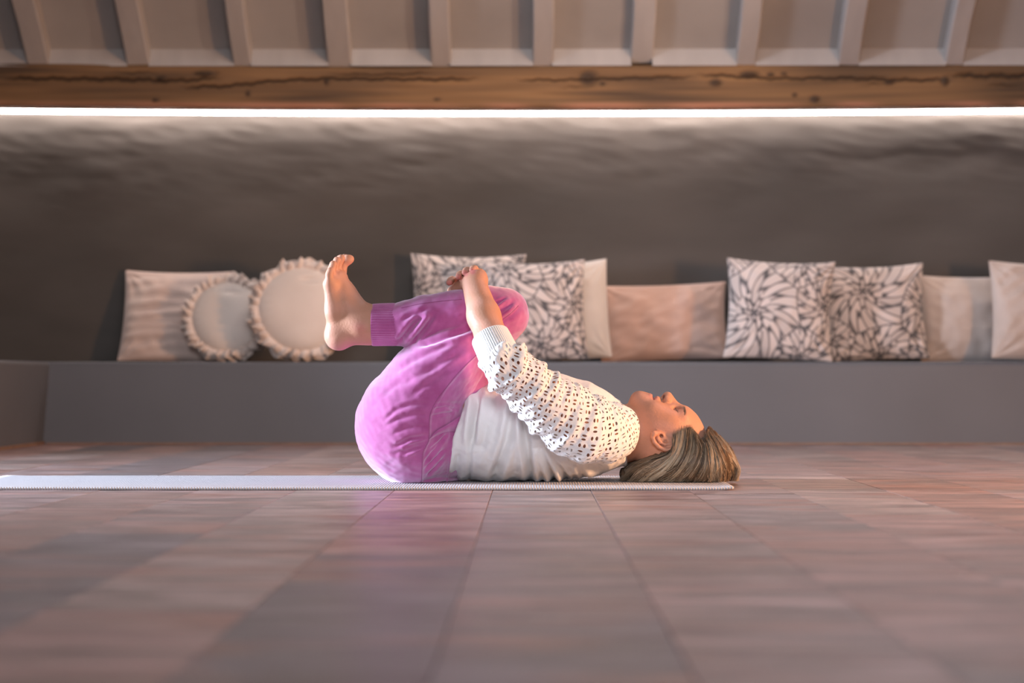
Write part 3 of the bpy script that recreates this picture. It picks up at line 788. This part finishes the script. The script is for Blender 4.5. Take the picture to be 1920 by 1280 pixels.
# legs (hidden in the trousers) and feet
def foot(s, ox=0.0, oy=0.0, base=.10):
    f = lambda px, py, dy=0.0: Q(px+ox, py+oy, 0) * np.array([1, 0, 1]) + np.array([0, YC + s*base + (-dy*s if False else s*(-dy)), 0])
    def g(px, py, dy=0.0):
        # dy > 0 points to the inner (big toe) side of the foot
        p = W(px+ox, py+oy, YC - base); p = p.copy(); p[1] = YC + s*(base - dy); return p
    B.chain([(Q(790, 790, s*.085), .075), (Q(935, 592, s*.10), .036)], .02)
    B.chain([(Q(935, 590, s*.10), .036), (g(850, 596), .040), (g(745, 608), .034), (g(694, 609), r(33.5))], .012)
    B.cone(g(694, 609), g(668, 604), r(33.5), r(33), .02)
    B.cone(g(668, 611), g(636, 630), r(29), r(21), .018, .92)
    B.cone(g(634, 632), g(630, 628), r(20), r(19), .012, 1.1)
    B.cone(g(668, 604, .004), g(644, 558, .006), r(34), r(25), .02)
    B.cone(g(648, 566, .008), g(634, 522, .012), r(24), r(16), .02, 1.5)
    B.cone(g(636, 630, -.004), g(627, 580, -.014), r(21), r(14), .02)
    B.cone(g(627, 585, -.020), g(621, 535, -.026), r(14.5), r(12), .014)
    B.cone(g(630, 590, .012), g(625, 528, .030), r(16), r(15), .016)
    B.cone(g(634, 520, .030), g(622, 532, -.028), r(13), r(10.5), .014)
    # ankle bone
    B.ellipsoid(g(677, 614, -.030), (HU, HF, HY), (.012, .012, .010), .016)
    toes = [((620, 528), (619.5, 516), (622, 509), -.036, 6.4), ((623, 520), (623, 505), (626, 496), -.018, 6.6), ((627, 515), (627.5, 498), (632, 488), .000, 6.8),
            ((631, 512), (633, 494), (638.5, 483.5), .017, 7.2), ((637, 510), (640, 492), (650, 485), .040, 9.0)]
    for a, b, c, dy, q in toes:
        B.chain([(g(*a, dy), r(q+1.5)), (g(*b, dy), r(q)), (g(*c, dy), r(q+.4))], .004)
    B.cone(g(650, 485, .040), g(655, 483.5, .040), r(8.2), r(6), .006)
foot(-1); foot(1, -14, -6)
B.floor_clip(MATZ)
V, F = B.mesh(); V = smooth_mesh(V, F, 2, 0.4)
px, py = to_px(V); dY = V[:, 1]-YC
tone = np.tile(np.array([0.51, 0.25, 0.155]), (len(V), 1))
def blend(mask, col):
    global tone
    tone = tone*(1-mask[:, None]) + mask[:, None]*np.array(col)
blend(0.35*np.clip(0.5+0.5*fourier(V, 0.05, 91), 0, 1), (0.66, 0.33, 0.25))
lip = np.exp(-(((px-1225)/9.5)**2)**2 - ((py-744)/7)**4)*(np.abs(dY) < .026)*(py < 753)
blend(np.clip(lip*0.75, 0, 1), (0.55, 0.22, 0.19))
blend(0.45*np.exp(-((px-1222)/50)**2-((py-795)/32)**2)*(px > 1150), (0.56, 0.235, 0.15))
blend(0.5*np.exp(-((px-676)/11)**2-((py-614)/11)**2), (0.62, 0.20, 0.18))
blend(0.35*np.exp(-((px-640)/26)**2-((py-655)/14)**2), (0.66, 0.25, 0.27))
blend(0.8*np.exp(-(((px-1225.3-(py-743)*0.05)/1.5)**2) - ((py-746)/6)**4)*(np.abs(dY) < .032), (0.22, 0.06, 0.05))  # shade in the mouth crease, painted into the skin tone
blend(0.9*np.exp(-(((px-1244.6+(py-744)*0.28)/1.9)**2) - ((py-744)/5)**4)*(np.abs(dY) < .017), (0.10, 0.03, 0.025))  # nostril shade painted dark into the tone
hnd = (px < 900) & (px > 820) & (py < 560)
tipm = np.zeros(len(V))
for (tx, ty) in tips: tipm = np.maximum(tipm, np.exp(-((px-tx-1)/5.5)**2-((py-ty-1)/5.5)**2)*(dY < -.098))
blend(0.75*np.clip(tipm*1.6, 0, 1)*hnd, (0.50, 0.13, 0.12))  # red of the shaded, warm-lit fingertips, put into the skin colour
me = mesh('person', V, F); set_color(me, tone)
M_skin = attr_mat('skin', rough=0.55, bump=0.3, bump_scale=220, spec=0.3)
person = link('person', me, M_skin, smooth=True)
tag(person, 'person in white sweatshirt and pink trousers lying on the mat, hugging both knees', 'person')
bvh_skin = BVHTree.FromPolygons(V.tolist(), F.tolist())

def drape(bvhs, pts, off=0.0015, fallback=None):
    """lay a drawn line on the nearest surface under it"""
    out = []; last = fallback
    for (px_, py_) in pts:
        d = Vector(W(px_, py_, 5.0) - CAMP).normalized(); best = None
        for b in bvhs:
            h = b.ray_cast(Vector(CAMP), d)
            if h[0] is not None and (best is None or h[3] < best[3]): best = h
        if best is not None:
            p = best[0] - d*off; last = best[3]
        elif last is not None: p = Vector(CAMP) + d*last
        else: continue
        out.append(np.array(p))
    return np.array(out)

# ---- trousers -----------------------------------------------------------
T = Field((Q(648, 0, .16)[0], YC-0.24, 0.0), (Q(1005, 0, 0)[0], YC+0.24, Q(0, 520, -.15)[2]), 0.0025)
T.ellipsoid(Q(806, 818, 0), (np.array([1., 0, 0]), HY, np.array([0, 0, 1.])), (.125, .15, .098), .03)
T.cone(Q(800, 832, 0), Q(846, 836, 0), .088, .076, .03, 1.85)
for s in (-1, 1):
    T.ellipsoid(Q(770, 799, s*.078), (np.array([1., 0, 0]), HY, np.array([0, 0, 1.])), (r(103.5), .105, r(106)), .04)
    T.chain([(Q(788, 765, s*.082), r(93)), (Q(812, 722, s*.090), r(81)), (Q(850, 682, s*.095), r(71)), (Q(940, 592, s*.10), r(47))], .03)
def shin(s, ox=0, oy=0):
    g = lambda px, py: (lambda p: np.array([p[0], YC + s*.10, p[2]]))(W(px+ox, py+oy, YC-.10))
    T.chain([(Q(940, 588, s*.10), r(47)), (g(915, 583), r(46))], .02)
    T.chain([(g(915, 583), r(46)), (g(860, 591), r(46)), (g(800, 600), r(46)), (g(765, 606), r(42.5)), (g(748, 609), r(38))], .006)
shin(-1); shin(1, -8, -4)
T.floor_clip(MATZ)
V, F = T.mesh(); V = smooth_mesh(V, F, 2, 0.4); Nn = normals(V, F)
pant_cr = [([(786, 648), (812, 641), (840, 631), (870, 620), (898, 608)], .006, 5), ([(748, 643), (765, 620), (790, 592)], .008, 5), ([(776, 640), (795, 616), (812, 592)], .007, 4), ([(752, 600), (775, 590), (800, 580)], .003, 4),
           ([(905, 604), (932, 590), (962, 566)], .007, 4), ([(925, 590), (938, 578), (952, 566)], .004, 2.5), ([(915, 575), (930, 570), (948, 560)], .003, 3), ([(936, 600), (960, 590), (978, 570)], .003, 5),
           ([(718, 792), (742, 768), (770, 758), (806, 757)], .0022, 4), ([(720, 800), (745, 785), (775, 777), (806, 777)], .0022, 4), ([(735, 815), (765, 800), (803, 800)], .002, 4),
           ([(740, 838), (770, 822), (803, 818)], .0035, 4), ([(755, 852), (780, 838), (800, 832)], .004, 3.5), ([(760, 838), (785, 830), (802, 826)], .004, 3), ([(738, 850), (765, 842), (795, 838)], .002, 4),
           ([(735, 700), (790, 668), (850, 640)], .0025, 6), ([(750, 722), (810, 690), (870, 655)], .0025, 6), ([(770, 740), (825, 705), (880, 668)], .002, 5), ([(720, 740), (760, 705), (790, 685)], .0015, 6),
           ([(812, 768), (840, 764), (868, 772)], .003, 2.5), ([(810, 780), (835, 777), (858, 777)], .003, 2.5), ([(812, 757), (845, 758), (872, 764)], .002, 3),
           ([(798, 868), (815, 848), (842, 822)], .004, 3), ([(797, 884), (818, 866), (838, 848)], .004, 3), ([(800, 898), (820, 884), (836, 868)], .003, 3), ([(808, 845), (825, 832), (845, 816)], .004, 2.5)]
dsp = creases(V, Nn, pant_cr)
px, py = to_px(V)
seam_pl = np.array([(905, 790), (850, 793), (838, 798), (824, 804), (780, 806), (730, 834), (684, 874), (664, 896)], float)[::-1]
xs = np.interp(py, seam_pl[:, 0], seam_pl[:, 1])
side = np.clip((px-xs)/5, 0, 1)*((py > 660) & (py < 910))*np.clip((V[:, 1] < YC)*1.0, 0, 1)*np.clip(-Nn[:, 1]*3, 0, 1)
dsp -= 0.0035*side + 0.014*np.clip((px-xs)/48, 0, 1)*side
dsp += 0.0011*fourier(V, 0.07, 95) + 0.0004*fourier(V, 0.02, 96)
V = V + Nn*dsp[:, None]; V[:, 2] = np.maximum(V[:, 2], MATZ)
me = mesh('trousers', V, F)
def velour():
    m, nt, p = nt_mat('pink_velour')
    tc = N(nt, 'ShaderNodeTexCoord')
    n1 = N(nt, 'ShaderNodeTexNoise', i_Scale=38.0, i_Detail=6.0); nt.links.new(tc.outputs['Object'], n1.inputs['Vector'])
    rp = ramp(nt, [(0.3, (0.36, 0.060, 0.215)), (0.72, (0.46, 0.105, 0.295))]); nt.links.new(n1.outputs[0], rp.inputs[0]); nt.links.new(rp.outputs[0], p.inputs['Base Color'])
    p.inputs['Roughness'].default_value = 0.9; p.inputs['Specular IOR Level'].default_value = 0.15
    p.inputs["Sheen Weight"].default_value = 0.9; p.inputs['Sheen Roughness'].default_value = 0.55; p.inputs['Sheen Tint'].default_value = (0.93, 0.86, 1.0, 1)
    n2 = N(nt, 'ShaderNodeTexNoise', i_Scale=900.0, i_Detail=2.0); nt.links.new(tc.outputs['Object'], n2.inputs['Vector'])
    b = N(nt, 'ShaderNodeBump', i_Strength=0.25, i_Distance=0.001); nt.links.new(n2.outputs[0], b.inputs['Height']); nt.links.new(b.outputs[0], p.inputs['Normal'])
    return m
M_pants = velour()
pants = link('trousers', me, M_pants, person, smooth=True); tag(pants, 'pink velour trousers')
bvh_pants = BVHTree.FromPolygons(V.tolist(), F.tolist())

def loft(centres, radii, n, na, ysq=1.0, dispf=None, cap=None):
    CR = catmull(np.hstack([np.array(centres), np.array(radii)[:, None]]), 800)
    s8 = np.concatenate([[0], np.cumsum(np.linalg.norm(np.diff(CR[:, :3], axis=0), axis=1))]); su = np.linspace(0, s8[-1], n)
    CR = np.stack([np.interp(su, s8, CR[:, i]) for i in range(4)], 1); C = CR[:, :3]; R_ = CR[:, 3]
    Tn = np.gradient(C, axis=0); Tn /= np.linalg.norm(Tn, axis=1, keepdims=True)
    N1 = np.cross(Tn, np.array([0, 1.0, 0])); N1 /= np.linalg.norm(N1, axis=1, keepdims=True); N2 = np.cross(N1, Tn)
    a = np.arange(na)*2*np.pi/na
    s = np.concatenate([[0], np.cumsum(np.linalg.norm(np.diff(C, axis=0), axis=1))])
    A, Sx = np.meshgrid(a, s); RR = np.repeat(R_[:, None], na, 1)
    if dispf is not None: RR = RR + dispf(Sx, A, s[-1])
    V = C[:, None] + RR[..., None]*(np.cos(A)[..., None]*N1[:, None] + ysq*np.sin(A)[..., None]*N2[:, None])
    return V.reshape(-1, 3), grid_faces(n, na, True), Sx.ravel(), A.ravel(), RR.ravel()

M_rib = M_pants
def ankle_cuff(s, ox=0, oy=0):
    g = lambda px, py: (lambda p: np.array([p[0], YC + s*.10, p[2]]))(W(px+ox, py+oy, YC-.10))
    rib = lambda Sx, A, L: 0.0006*np.sin(A*52)*np.clip(Sx/0.005, 0, 1) + 0.0010*np.sin(A*3+Sx*40)
    v, f, _, _, _ = loft([g(697, 609), g(697.6, 609), g(699.5, 609), g(722, 609), g(742, 609), g(749, 609)], [r(32), r(37.2), r(38.4), r(39), r(39), r(36.5)], 60, 312, 1.0, rib)
    o = link('ankle_cuff', mesh('ankle_cuff', v, f), M_rib, pants, smooth=True)
ankle_cuff(-1); ankle_cuff(1, -10, -4)
def seam(pts, parent, material, bv, rad=0.0008, n=60, name='seam', off=0.0004):
    d = drape([bv], catmull(pts, n), off)
    if len(d) < 4: return
    v, f = tube(d, rad, 5); return link(name, mesh(name, v, f), material, parent, smooth=True)
M_seam = simple_mat('trouser_seam', (0.33, 0.09, 0.22), rough=0.9)
seam([(790, 903), (793, 850), (798, 838), (804, 822), (806, 780), (818, 752), (834, 730), (855, 704), (874, 684), (895, 664)], pants, M_seam, bvh_pants)
seam([(752, 577), (790, 569), (830, 564), (866, 561)], pants, M_seam, bvh_pants)
seam([(942, 600), (960, 585), (972, 573)], pants, M_seam, bvh_pants, n=20)
WB = drape([bvh_pants], catmull([(838, 904), (841, 880), (845, 850), (850, 822), (860, 800)], 40), 0.001)
v, f = tube(WB, 0.0024, 8); link('waistband', mesh('waistband', v, f), M_pants, pants, smooth=True)
# folded-over pocket edge at the waist
tp = catmull([(804, 824), (818, 808), (838, 796), (858, 783), (877, 769)], 24); bt = catmull([(804, 824.5), (818, 816), (834, 810), (850, 809), (864, 817)], 24)
rows = []
for j, t in enumerate(np.linspace(0, 1, 9)):
    line = tp*(1-t) + bt*t
    d = drape([bvh_pants], [tuple(q) for q in line], 0.0025)
    bul = 0.013*math.sin(math.pi*min(1, t*0.9+0.1))*np.linspace(0.05, 1, 24)[:, None]
    rows.append(d + bul*np.array([0.15, -1.0, 0.1]))
V0 = np.vstack(rows); F0 = grid_faces(9, 24); m = len(V0)
V1 = V0 + np.array([0.001, 0.003, -0.0005])
link('pocket_fold', mesh('pocket_fold', np.vstack([V0, V1]), np.vstack([F0, F0[:, ::-1]+m])), M_pants, pants, smooth=True)

# ---- sweatshirt ---------------------------------------------------------
H = Field((Q(800, 0, 0)[0], YC-0.22, 0.0), (Q(1195, 0, 0)[0], YC+0.22, Q(0, 670, 0)[2]), 0.0025)
H.chain([(Q(866, 808, 0), r(91)), (Q(935, 801, 0), r(98)), (Q(1020, 798, 0), r(99)), (Q(1088, 806, 0), r(88)), (Q(1135, 815, 0), r(62)), (Q(1158, 814, 0), r(57))], .02, 1.42)
for s in (-1, 1):
    H.cone(Q(1100, 818, s*.11), Q(1140, 822, s*.07), .062, .055, .03)
H.floor_clip(MATZ)
def cut_hem(px, py, y):
    xs = np.interp(py, [700, 757, 820, 905], [888, 872, 850, 836]); return (xs-px)/855.0
def cut_neck(px, py, y):
    xs = np.interp(py, [740, 770, 860, 880], [1160, 1168, 1173, 1172]); return (px-xs)/855.0
H.clip_px(cut_hem); H.clip_px(cut_neck)
V, F = H.mesh(); V = smooth_mesh(V, F, 2, 0.4); Nn = normals(V, F)
sh_cr = [([(896, 740), (888, 790), (883, 835)], .008, 4), ([(882, 826), (880, 905)], .002, 2), ([(962, 760), (950, 824), (925, 903)], .007, 5), ([(930, 740), (915, 800), (900, 850)], .004, 7),
         ([(976, 770), (985, 817), (997, 905)], .009, 4.5), ([(940, 770), (930, 820), (915, 880)], .004, 6), ([(1012, 835), (1025, 868), (1042, 904)], .007, 4), ([(1022, 832), (1042, 868), (1068, 904)], .008, 4),
         ([(1036, 842), (1058, 870), (1084, 900)], .007, 4), ([(1052, 852), (1075, 872), (1098, 895)], .006, 4), ([(1075, 868), (1100, 876), (1130, 876)], .006, 4), ([(860, 850), (856, 880), (853, 904)], .003, 4), ([(1000, 830), (1010, 870), (1018, 904)], .004, 4)]
dsp = creases(V, Nn, [(a_, 2.0*d_, 1.5*w_) for a_, d_, w_ in sh_cr]) + 0.0015*fourier(V, 0.08, 97, aniso=(1.6, 1, 0.6)) + 0.0004*fourier(V, 0.02, 98)
V = V + Nn*dsp[:, None]; V[:, 2] = np.maximum(V[:, 2], MATZ)
M_shirt = simple_mat('white_jersey', (0.77, 0.755, 0.74), (0.83, 0.815, 0.80), scale=10, rough=0.85, bump=0.25, bump_scale=700, sheen=0.2)
shirt = link('sweatshirt', mesh('sweatshirt', V, F), M_shirt, person, smooth=True); tag(shirt, 'white sweatshirt')
bvh_shirt = BVHTree.FromPolygons(V.tolist(), F.tolist())
# neckband
th = np.linspace(0, 2*np.pi, 72); ring = []
cN = Q(1159, 814, 0)
for t in th: ring.append(cN + np.array([0.006 - 0.008*math.sin(t), 0.079*math.cos(t), 0.066*math.sin(t)]))
ring = np.array(ring); ring[:, 2] = np.maximum(ring[:, 2], MATZ+0.007)
v, f = tube(ring, 0.0055, 8); link('neckband', mesh('neckband', v, f), M_shirt, shirt, smooth=True)

# sleeves of eyelet fabric: every eyelet is a hole cut through the cloth
def sleeve(s):
    ctr = [(932, 658, .239, .0385), (938, 669, .245, .0440), (950, 683, .246, .0510), (966, 699, .240, .0545), (1001, 735, .226, .0600), (1045, 772, .204, .0690), (1088, 799, .176, .0755), (1126, 810, .138, .070), (1156, 808, .088, .056), (1169, 806, .058, .040)]
    cs = [Q(a, b, -c) for a, b, c, d in ctr]; rs = [d for a, b, c, d in ctr]
    def dispf(Sx, A, L):
        P = np.stack([np.cos(A).ravel()*0.05, np.sin(A).ravel()*0.05, Sx.ravel()], 1)
        g = np.exp(-(Sx/0.09))
        f1 = fourier(P, 0.030, 101, 26, (0.30, 0.30, 1.3)).reshape(Sx.shape); f2 = fourier(P, 0.060, 102, 26, (0.5, 0.5, 1.2)).reshape(Sx.shape)
        f3 = fourier(P, 0.014, 103, 26).reshape(Sx.shape)
        puff = 0.006*np.exp(-((Sx-0.028)/0.016)**2)
        end = np.clip((L-Sx)/0.02, 0, 1)*np.clip(Sx/0.006, 0, 1)
        return end*((0.0026+0.0055*g)*f1 + (0.0035+0.003*g)*f2 + 0.0007*f3 + puff)
    n, na = 400, 430
    v, f, Sx, A, RR = loft(cs, rs, n, na, 0.86, dispf)
    # eyelet lattice: pairs of ovals, turned crosswise from one cell to the next
    arc = A*0.062; c = 0.0162; ca, sa = math.cos(0.33), math.sin(0.33)
    a = (ca*Sx + sa*arc)/c; b = (-sa*Sx + ca*arc)/c
    ia, ib = np.floor(a), np.floor(b); fa, fb = (a-ia-0.5)*c, (b-ib-0.5)*c
    par = np.mod(ia+ib, 2) < 0.5
    u = np.where(par, fa, fb); w = np.where(par, fb, fa)
    w_s = np.sign(w); w = np.abs(w) - 0.0037
    slit = np.mod(ia*2+ib*3, 3) < 1
    ru = 0.0037; rw = np.where(slit, 0.0012, 0.0020)
    q = np.sqrt((u/ru)**2 + (w/rw)**2)
    q = np.where((Sx < 0.008) | (Sx > Sx.max()-0.012), 9, q)
    me_v = v.copy()
    # pull cloth points near an oval onto its rim so that the cut edge is clean
    qq = np.maximum(q, 1e-3); near = (np.abs(q-1)*np.minimum(ru, rw) < 0.00070) & (q < 5)
    du = np.where(near, u/qq-u, 0); dw = np.where(near, w/qq-w, 0)*w_s
    dfa = np.where(par, du, dw); dfb = np.where(par, dw, du)
    dS = ca*dfa - sa*dfb; dA = sa*dfa + ca*dfb
    GV = v.reshape(n, na, 3); ds = Sx.reshape(n, na)[1, 0]
    gs = np.gradient(GV, axis=0)/ds; ga = (np.roll(GV, -1, 1)-np.roll(GV, 1, 1))/(2*0.062*2*np.pi/na)
    me_v += (gs.reshape(-1, 3)*dS[:, None] + ga.reshape(-1, 3)*dA[:, None])
    q = np.where(near, 1.0, q)
    # stitched rim stands a little proud
    rim = np.exp(-((q-1.35)/0.28)**2)
    ctrv = v.reshape(n, na, 3).mean(1); rad = v.reshape(n, na, 3)-ctrv[:, None]; rad /= np.linalg.norm(rad, axis=2, keepdims=True)
    me_v += 0.0007*rim[:, None]*rad.reshape(-1, 3)
    keep = q[f].min(1) > 0.999
    f = f[keep]
    if s > 0: me_v[:, 1] = 2*YC - me_v[:, 1]; f = f[:, ::-1]
    me_v[:, 2] = np.maximum(me_v[:, 2], MATZ)
    used = np.unique(f); remap = np.full(len(me_v), -1); remap[used] = np.arange(len(used))
    o = link('sleeve', mesh('sleeve', me_v[used], remap[f]), M_shirt, shirt, smooth=True)
    tag(o, 'white eyelet sleeve bunched at the elbow')
    rib = lambda Sx, A, L: 0.0005*np.sin(A*56)*np.clip(Sx/0.004, 0, 1) + 0.0006*np.sin(A*2+1)
    cc = [(918.3, 630, .2185), (918.8, 631, .2192), (920, 633.5, .221), (928, 650, .233), (936, 667, .245), (942, 680, .2505)]
    v, f, _, _, _ = loft([Q(a, b, -c_) for a, b, c_ in cc], [.0325, .0395, .0405, .0415, .0425, .040], 60, 336, 1.0, rib)
    if s > 0: v[:, 1] = 2*YC - v[:, 1]; f = f[:, ::-1]
    link('wrist_cuff', mesh('wrist_cuff', v, f), M_shirt, o, smooth=True)
sleeve(-1); sleeve(1)

# ---- hair ---------------------------------------------------------------
G = Field((Q(1150, 0, 0)[0], YC-0.135, 0.0), (Q(1400, 0, -.1)[0], YC+0.135, Q(0, 785, 0)[2]), 0.0025)
G.ellipsoid(Q(1264, 845, 0), (HU, HF, HY), (r(74), r(66), .0775), .02)
G.cone(Q(1318, 828, 0), Q(1336, 860, 0), r(27), r(34), .04, 2.15)
G.cone(Q(1336, 860, 0), Q(1343, 880, 0), r(33), r(33), .03, 2.3)
G.cone(Q(1300, 872, 0), Q(1215, 882, 0), r(40), r(27), .03, 2.1)
G.cone(Q(1215, 882, 0), Q(1178, 888, 0), r(25), r(17), .02, 2.4)
G.floor_clip(MATZ)
def cut_hair(px, py, y):
    xs = np.interp(px, [1150, 1172, 1200, 1225, 1250, 1260, 1265, 1273, 1288, 1298, 1306, 1314, 1321, 1326, 1334, 1400], [872, 870, 858, 851, 847, 838, 817, 808, 801, 801, 812, 822, 820, 802, 796, 790]); return (xs-py)/855.0
G.clip_px(cut_hair)
V, F = G.mesh(); V = smooth_mesh(V, F, 3, 0.5); Nn = normals(V, F)
V = V + Nn*(0.0022*fourier(V, 0.022, 121, 24, (1.5, 0.5, 0.35)) - 0.001)[:, None]; V[:, 2] = np.maximum(V[:, 2], MATZ)
def hair_mat():
    m = attr_mat('hair_strands', rough=0.42, spec=0.5); return m
M_hair = hair_mat()
me = mesh('hair', V, F)
hv = np.clip(0.5+0.5*fourier(V, 0.016, 111, 24, (1.6, 0.4, 0.3)), 0, 1)[:, None]
set_color(me, (1-hv)*np.array([0.060, 0.038, 0.024]) + hv*np.array([0.17, 0.11, 0.07]))
M_under_hair = attr_mat('hair_under', rough=0.9, spec=0.1)
hair = link('hair', me, M_under_hair, person, smooth=True); tag(hair, 'shoulder-length ash blonde hair spread on the mat')
bvh_hair = BVHTree.FromPolygons(V.tolist(), F.tolist())
guides = np.array([
    [(1248, 850), (1225, 856), (1200, 864), (1178, 876), (1163, 898)],
    [(1262, 840), (1252, 852), (1224, 862), (1190, 876), (1168, 901)],
    [(1263, 818), (1258, 850), (1232, 868), (1200, 884), (1178, 903)],
    [(1270, 810), (1265, 844), (1244, 868), (1214, 888), (1190, 904)],
    [(1282, 803), (1277, 842), (1260, 868), (1234, 890), (1208, 905)],
    [(1296, 800), (1291, 842), (1278, 868), (1256, 890), (1234, 905)],
    [(1305, 812), (1306, 842), (1296, 868), (1280, 890), (1264, 905)],
    [(1314, 823), (1319, 842), (1316, 868), (1306, 890), (1296, 905)],
    [(1321, 820), (1330, 840), (1333, 868), (1330, 890), (1326, 905)],
    [(1324, 806), (1339, 836), (1348, 866), (1352, 888), (1350, 905)],
    [(1326, 801), (1346, 830), (1360, 860), (1370, 886), (1366, 904)],
    [(1330, 798), (1351, 824), (1368, 854), (1382, 880), (1378, 903)],
    [(1334, 797), (1356, 822), (1374, 851), (1387, 878), (1384, 902)]], float)
rh = np.random.default_rng(5)
HV, HFc, HC = [], [], []; base = 0
pal = np.array([[0.34, 0.24, 0.150], [0.47, 0.35, 0.23], [0.21, 0.140, 0.085], [0.58, 0.47, 0.34], [0.12, 0.080, 0.050], [0.40, 0.31, 0.22]])
NL = 70                                   # locks
lock_u = np.sort(rh.uniform(0, len(guides)-1.001, NL)); lock_ph = rh.uniform(0, 6.28, NL); lock_am = rh.uniform(1.5, 6.0, NL); lock_c = rh.integers(0, 6, NL); lock_off = rh.uniform(0, 0.006, NL)
tt = np.linspace(0, 1, 20)
for i in range(3400):
    L_ = rh.integers(0, NL); spread = rh.normal()*0.10
    if i > 2300:
        uu = rh.uniform(0, len(guides)-1.001); L_ = int(np.abs(lock_u-uu).argmin()); spread = uu-lock_u[L_]
    u = float(np.clip(lock_u[L_] + spread, 0, len(guides)-1.001)); k = int(u); t = u-k
    g = guides[k]*(1-t)+guides[k+1]*t
    jit = rh.normal(0, 1, (5, 2))*np.array([1.0, 1.0, 1.5, 2.0, 2.6])[:, None]*0.7
    if rh.uniform() < 0.35 and 2 < u < 9: jit[0] += np.array([rh.uniform(-6, 2), rh.uniform(-6, 2)])      # fine hairs over the temple
    pts = catmull(g+jit, 20)
    dirv = np.gradient(pts, axis=0); dirv /= np.linalg.norm(dirv, axis=1, keepdims=True)+1e-9
    nrm = np.stack([-dirv[:, 1], dirv[:, 0]], 1)
    pts = pts + nrm*(lock_am[L_]*np.sin(tt*7.0 + lock_ph[L_])*tt*(1-0.3*tt))[:, None]
    # hairs of one lock draw together towards its tip
    n0 = 0 if rh.uniform() < 0.6 else int(rh.integers(1, 9)); n1 = 20 if rh.uniform() < 0.65 else int(rh.integers(13, 20))
    pts = pts[n0:n1]
    if rh.uniform() < 0.05: pts = pts + np.linspace(0, 1, len(pts))[:, None]**2*rh.normal(0, 7, 2)
    pts[:, 1] = np.minimum(pts[:, 1], 905)
    d = drape([bvh_hair, bvh_skin], [tuple(q) for q in pts], 0.0005 + lock_off[L_]*rh.uniform(0.4, 1.0))
    if len(d) < 4: continue
    d[:, 2] = np.maximum(d[:, 2], MATZ+0.0008)
    if np.abs(np.diff(d[:, 1])).max() > 0.08: continue
    d[:, 1] = np.convolve(np.pad(d[:, 1], 2, 'edge'), np.ones(5)/5, 'valid') - 0.0004
    if u > 9.2: d[:, 1] += rh.uniform(0, 1)**2*0.09*np.linspace(0.3, 1, len(d))
    L = len(d); thin = 0.6 if rh.uniform() < 0.4 else 1.0
    rr = thin*rh.uniform(0.0004, 0.0009)*np.sin(np.linspace(0.06, math.pi-0.15, L))**0.7
    v, f = tube(d, rr, 4)
    v[:, 2] = np.maximum(v[:, 2], MATZ)
    c = pal[lock_c[L_] if rh.uniform() < 0.7 else rh.integers(0, 6)]*rh.uniform(0.75, 1.2)
    if u < 1.6: c = c*0.45
    root = np.clip(np.linspace(0.55, 1.25, L), 0, 1.12)
    HV.append(v); HFc.append(f+base); base += len(v); HC.append(np.repeat(c[None]*root[:, None], 4, 0))
me = mesh('strands', np.vstack(HV), np.vstack(HFc)); set_color(me, np.vstack(HC))
tag(link('strands', me, M_hair, hair, smooth=True), kind='stuff')
# brow and lashes of the near eye
M_brow = simple_mat('brow_hair', (0.15, 0.095, 0.06), rough=0.8)
def brow(pts, rad, name):
    d = drape([bvh_skin], catmull(pts, 16), 0.0002)
    if len(d) < 4: return
    v, f = tube(d, rad*np.sin(np.linspace(0.5, math.pi-0.3, len(d))), 6); link(name, mesh(name, v, f), M_brow, person, smooth=True)
bv, bf, nb = [], [], 0
for i in range(34):
    t = rh.uniform(); bx = 1283.2 + 1.2*math.sin(t*2.4) + rh.normal()*0.9; by = 762.6 + 13.5*t
    d = drape([bvh_skin], [(bx-0.6, by-1.6), (bx, by), (bx+0.3, by+1.6), (bx+0.2, by+3.0)], 0.0002)
    if len(d) < 4: continue
    v, f = tube(d, 0.00038*np.array([0.6, 1, 0.9, 0.3]), 4); bv.append(v); bf.append(f+nb); nb += len(v)
link('eyebrow', mesh('eyebrow', np.vstack(bv), np.vstack(bf)), M_brow, person, smooth=True)
brow([(1265.5, 764), (1268, 767.5), (1270, 770.5), (1271.5, 774)], 0.0006, 'eyelashes')
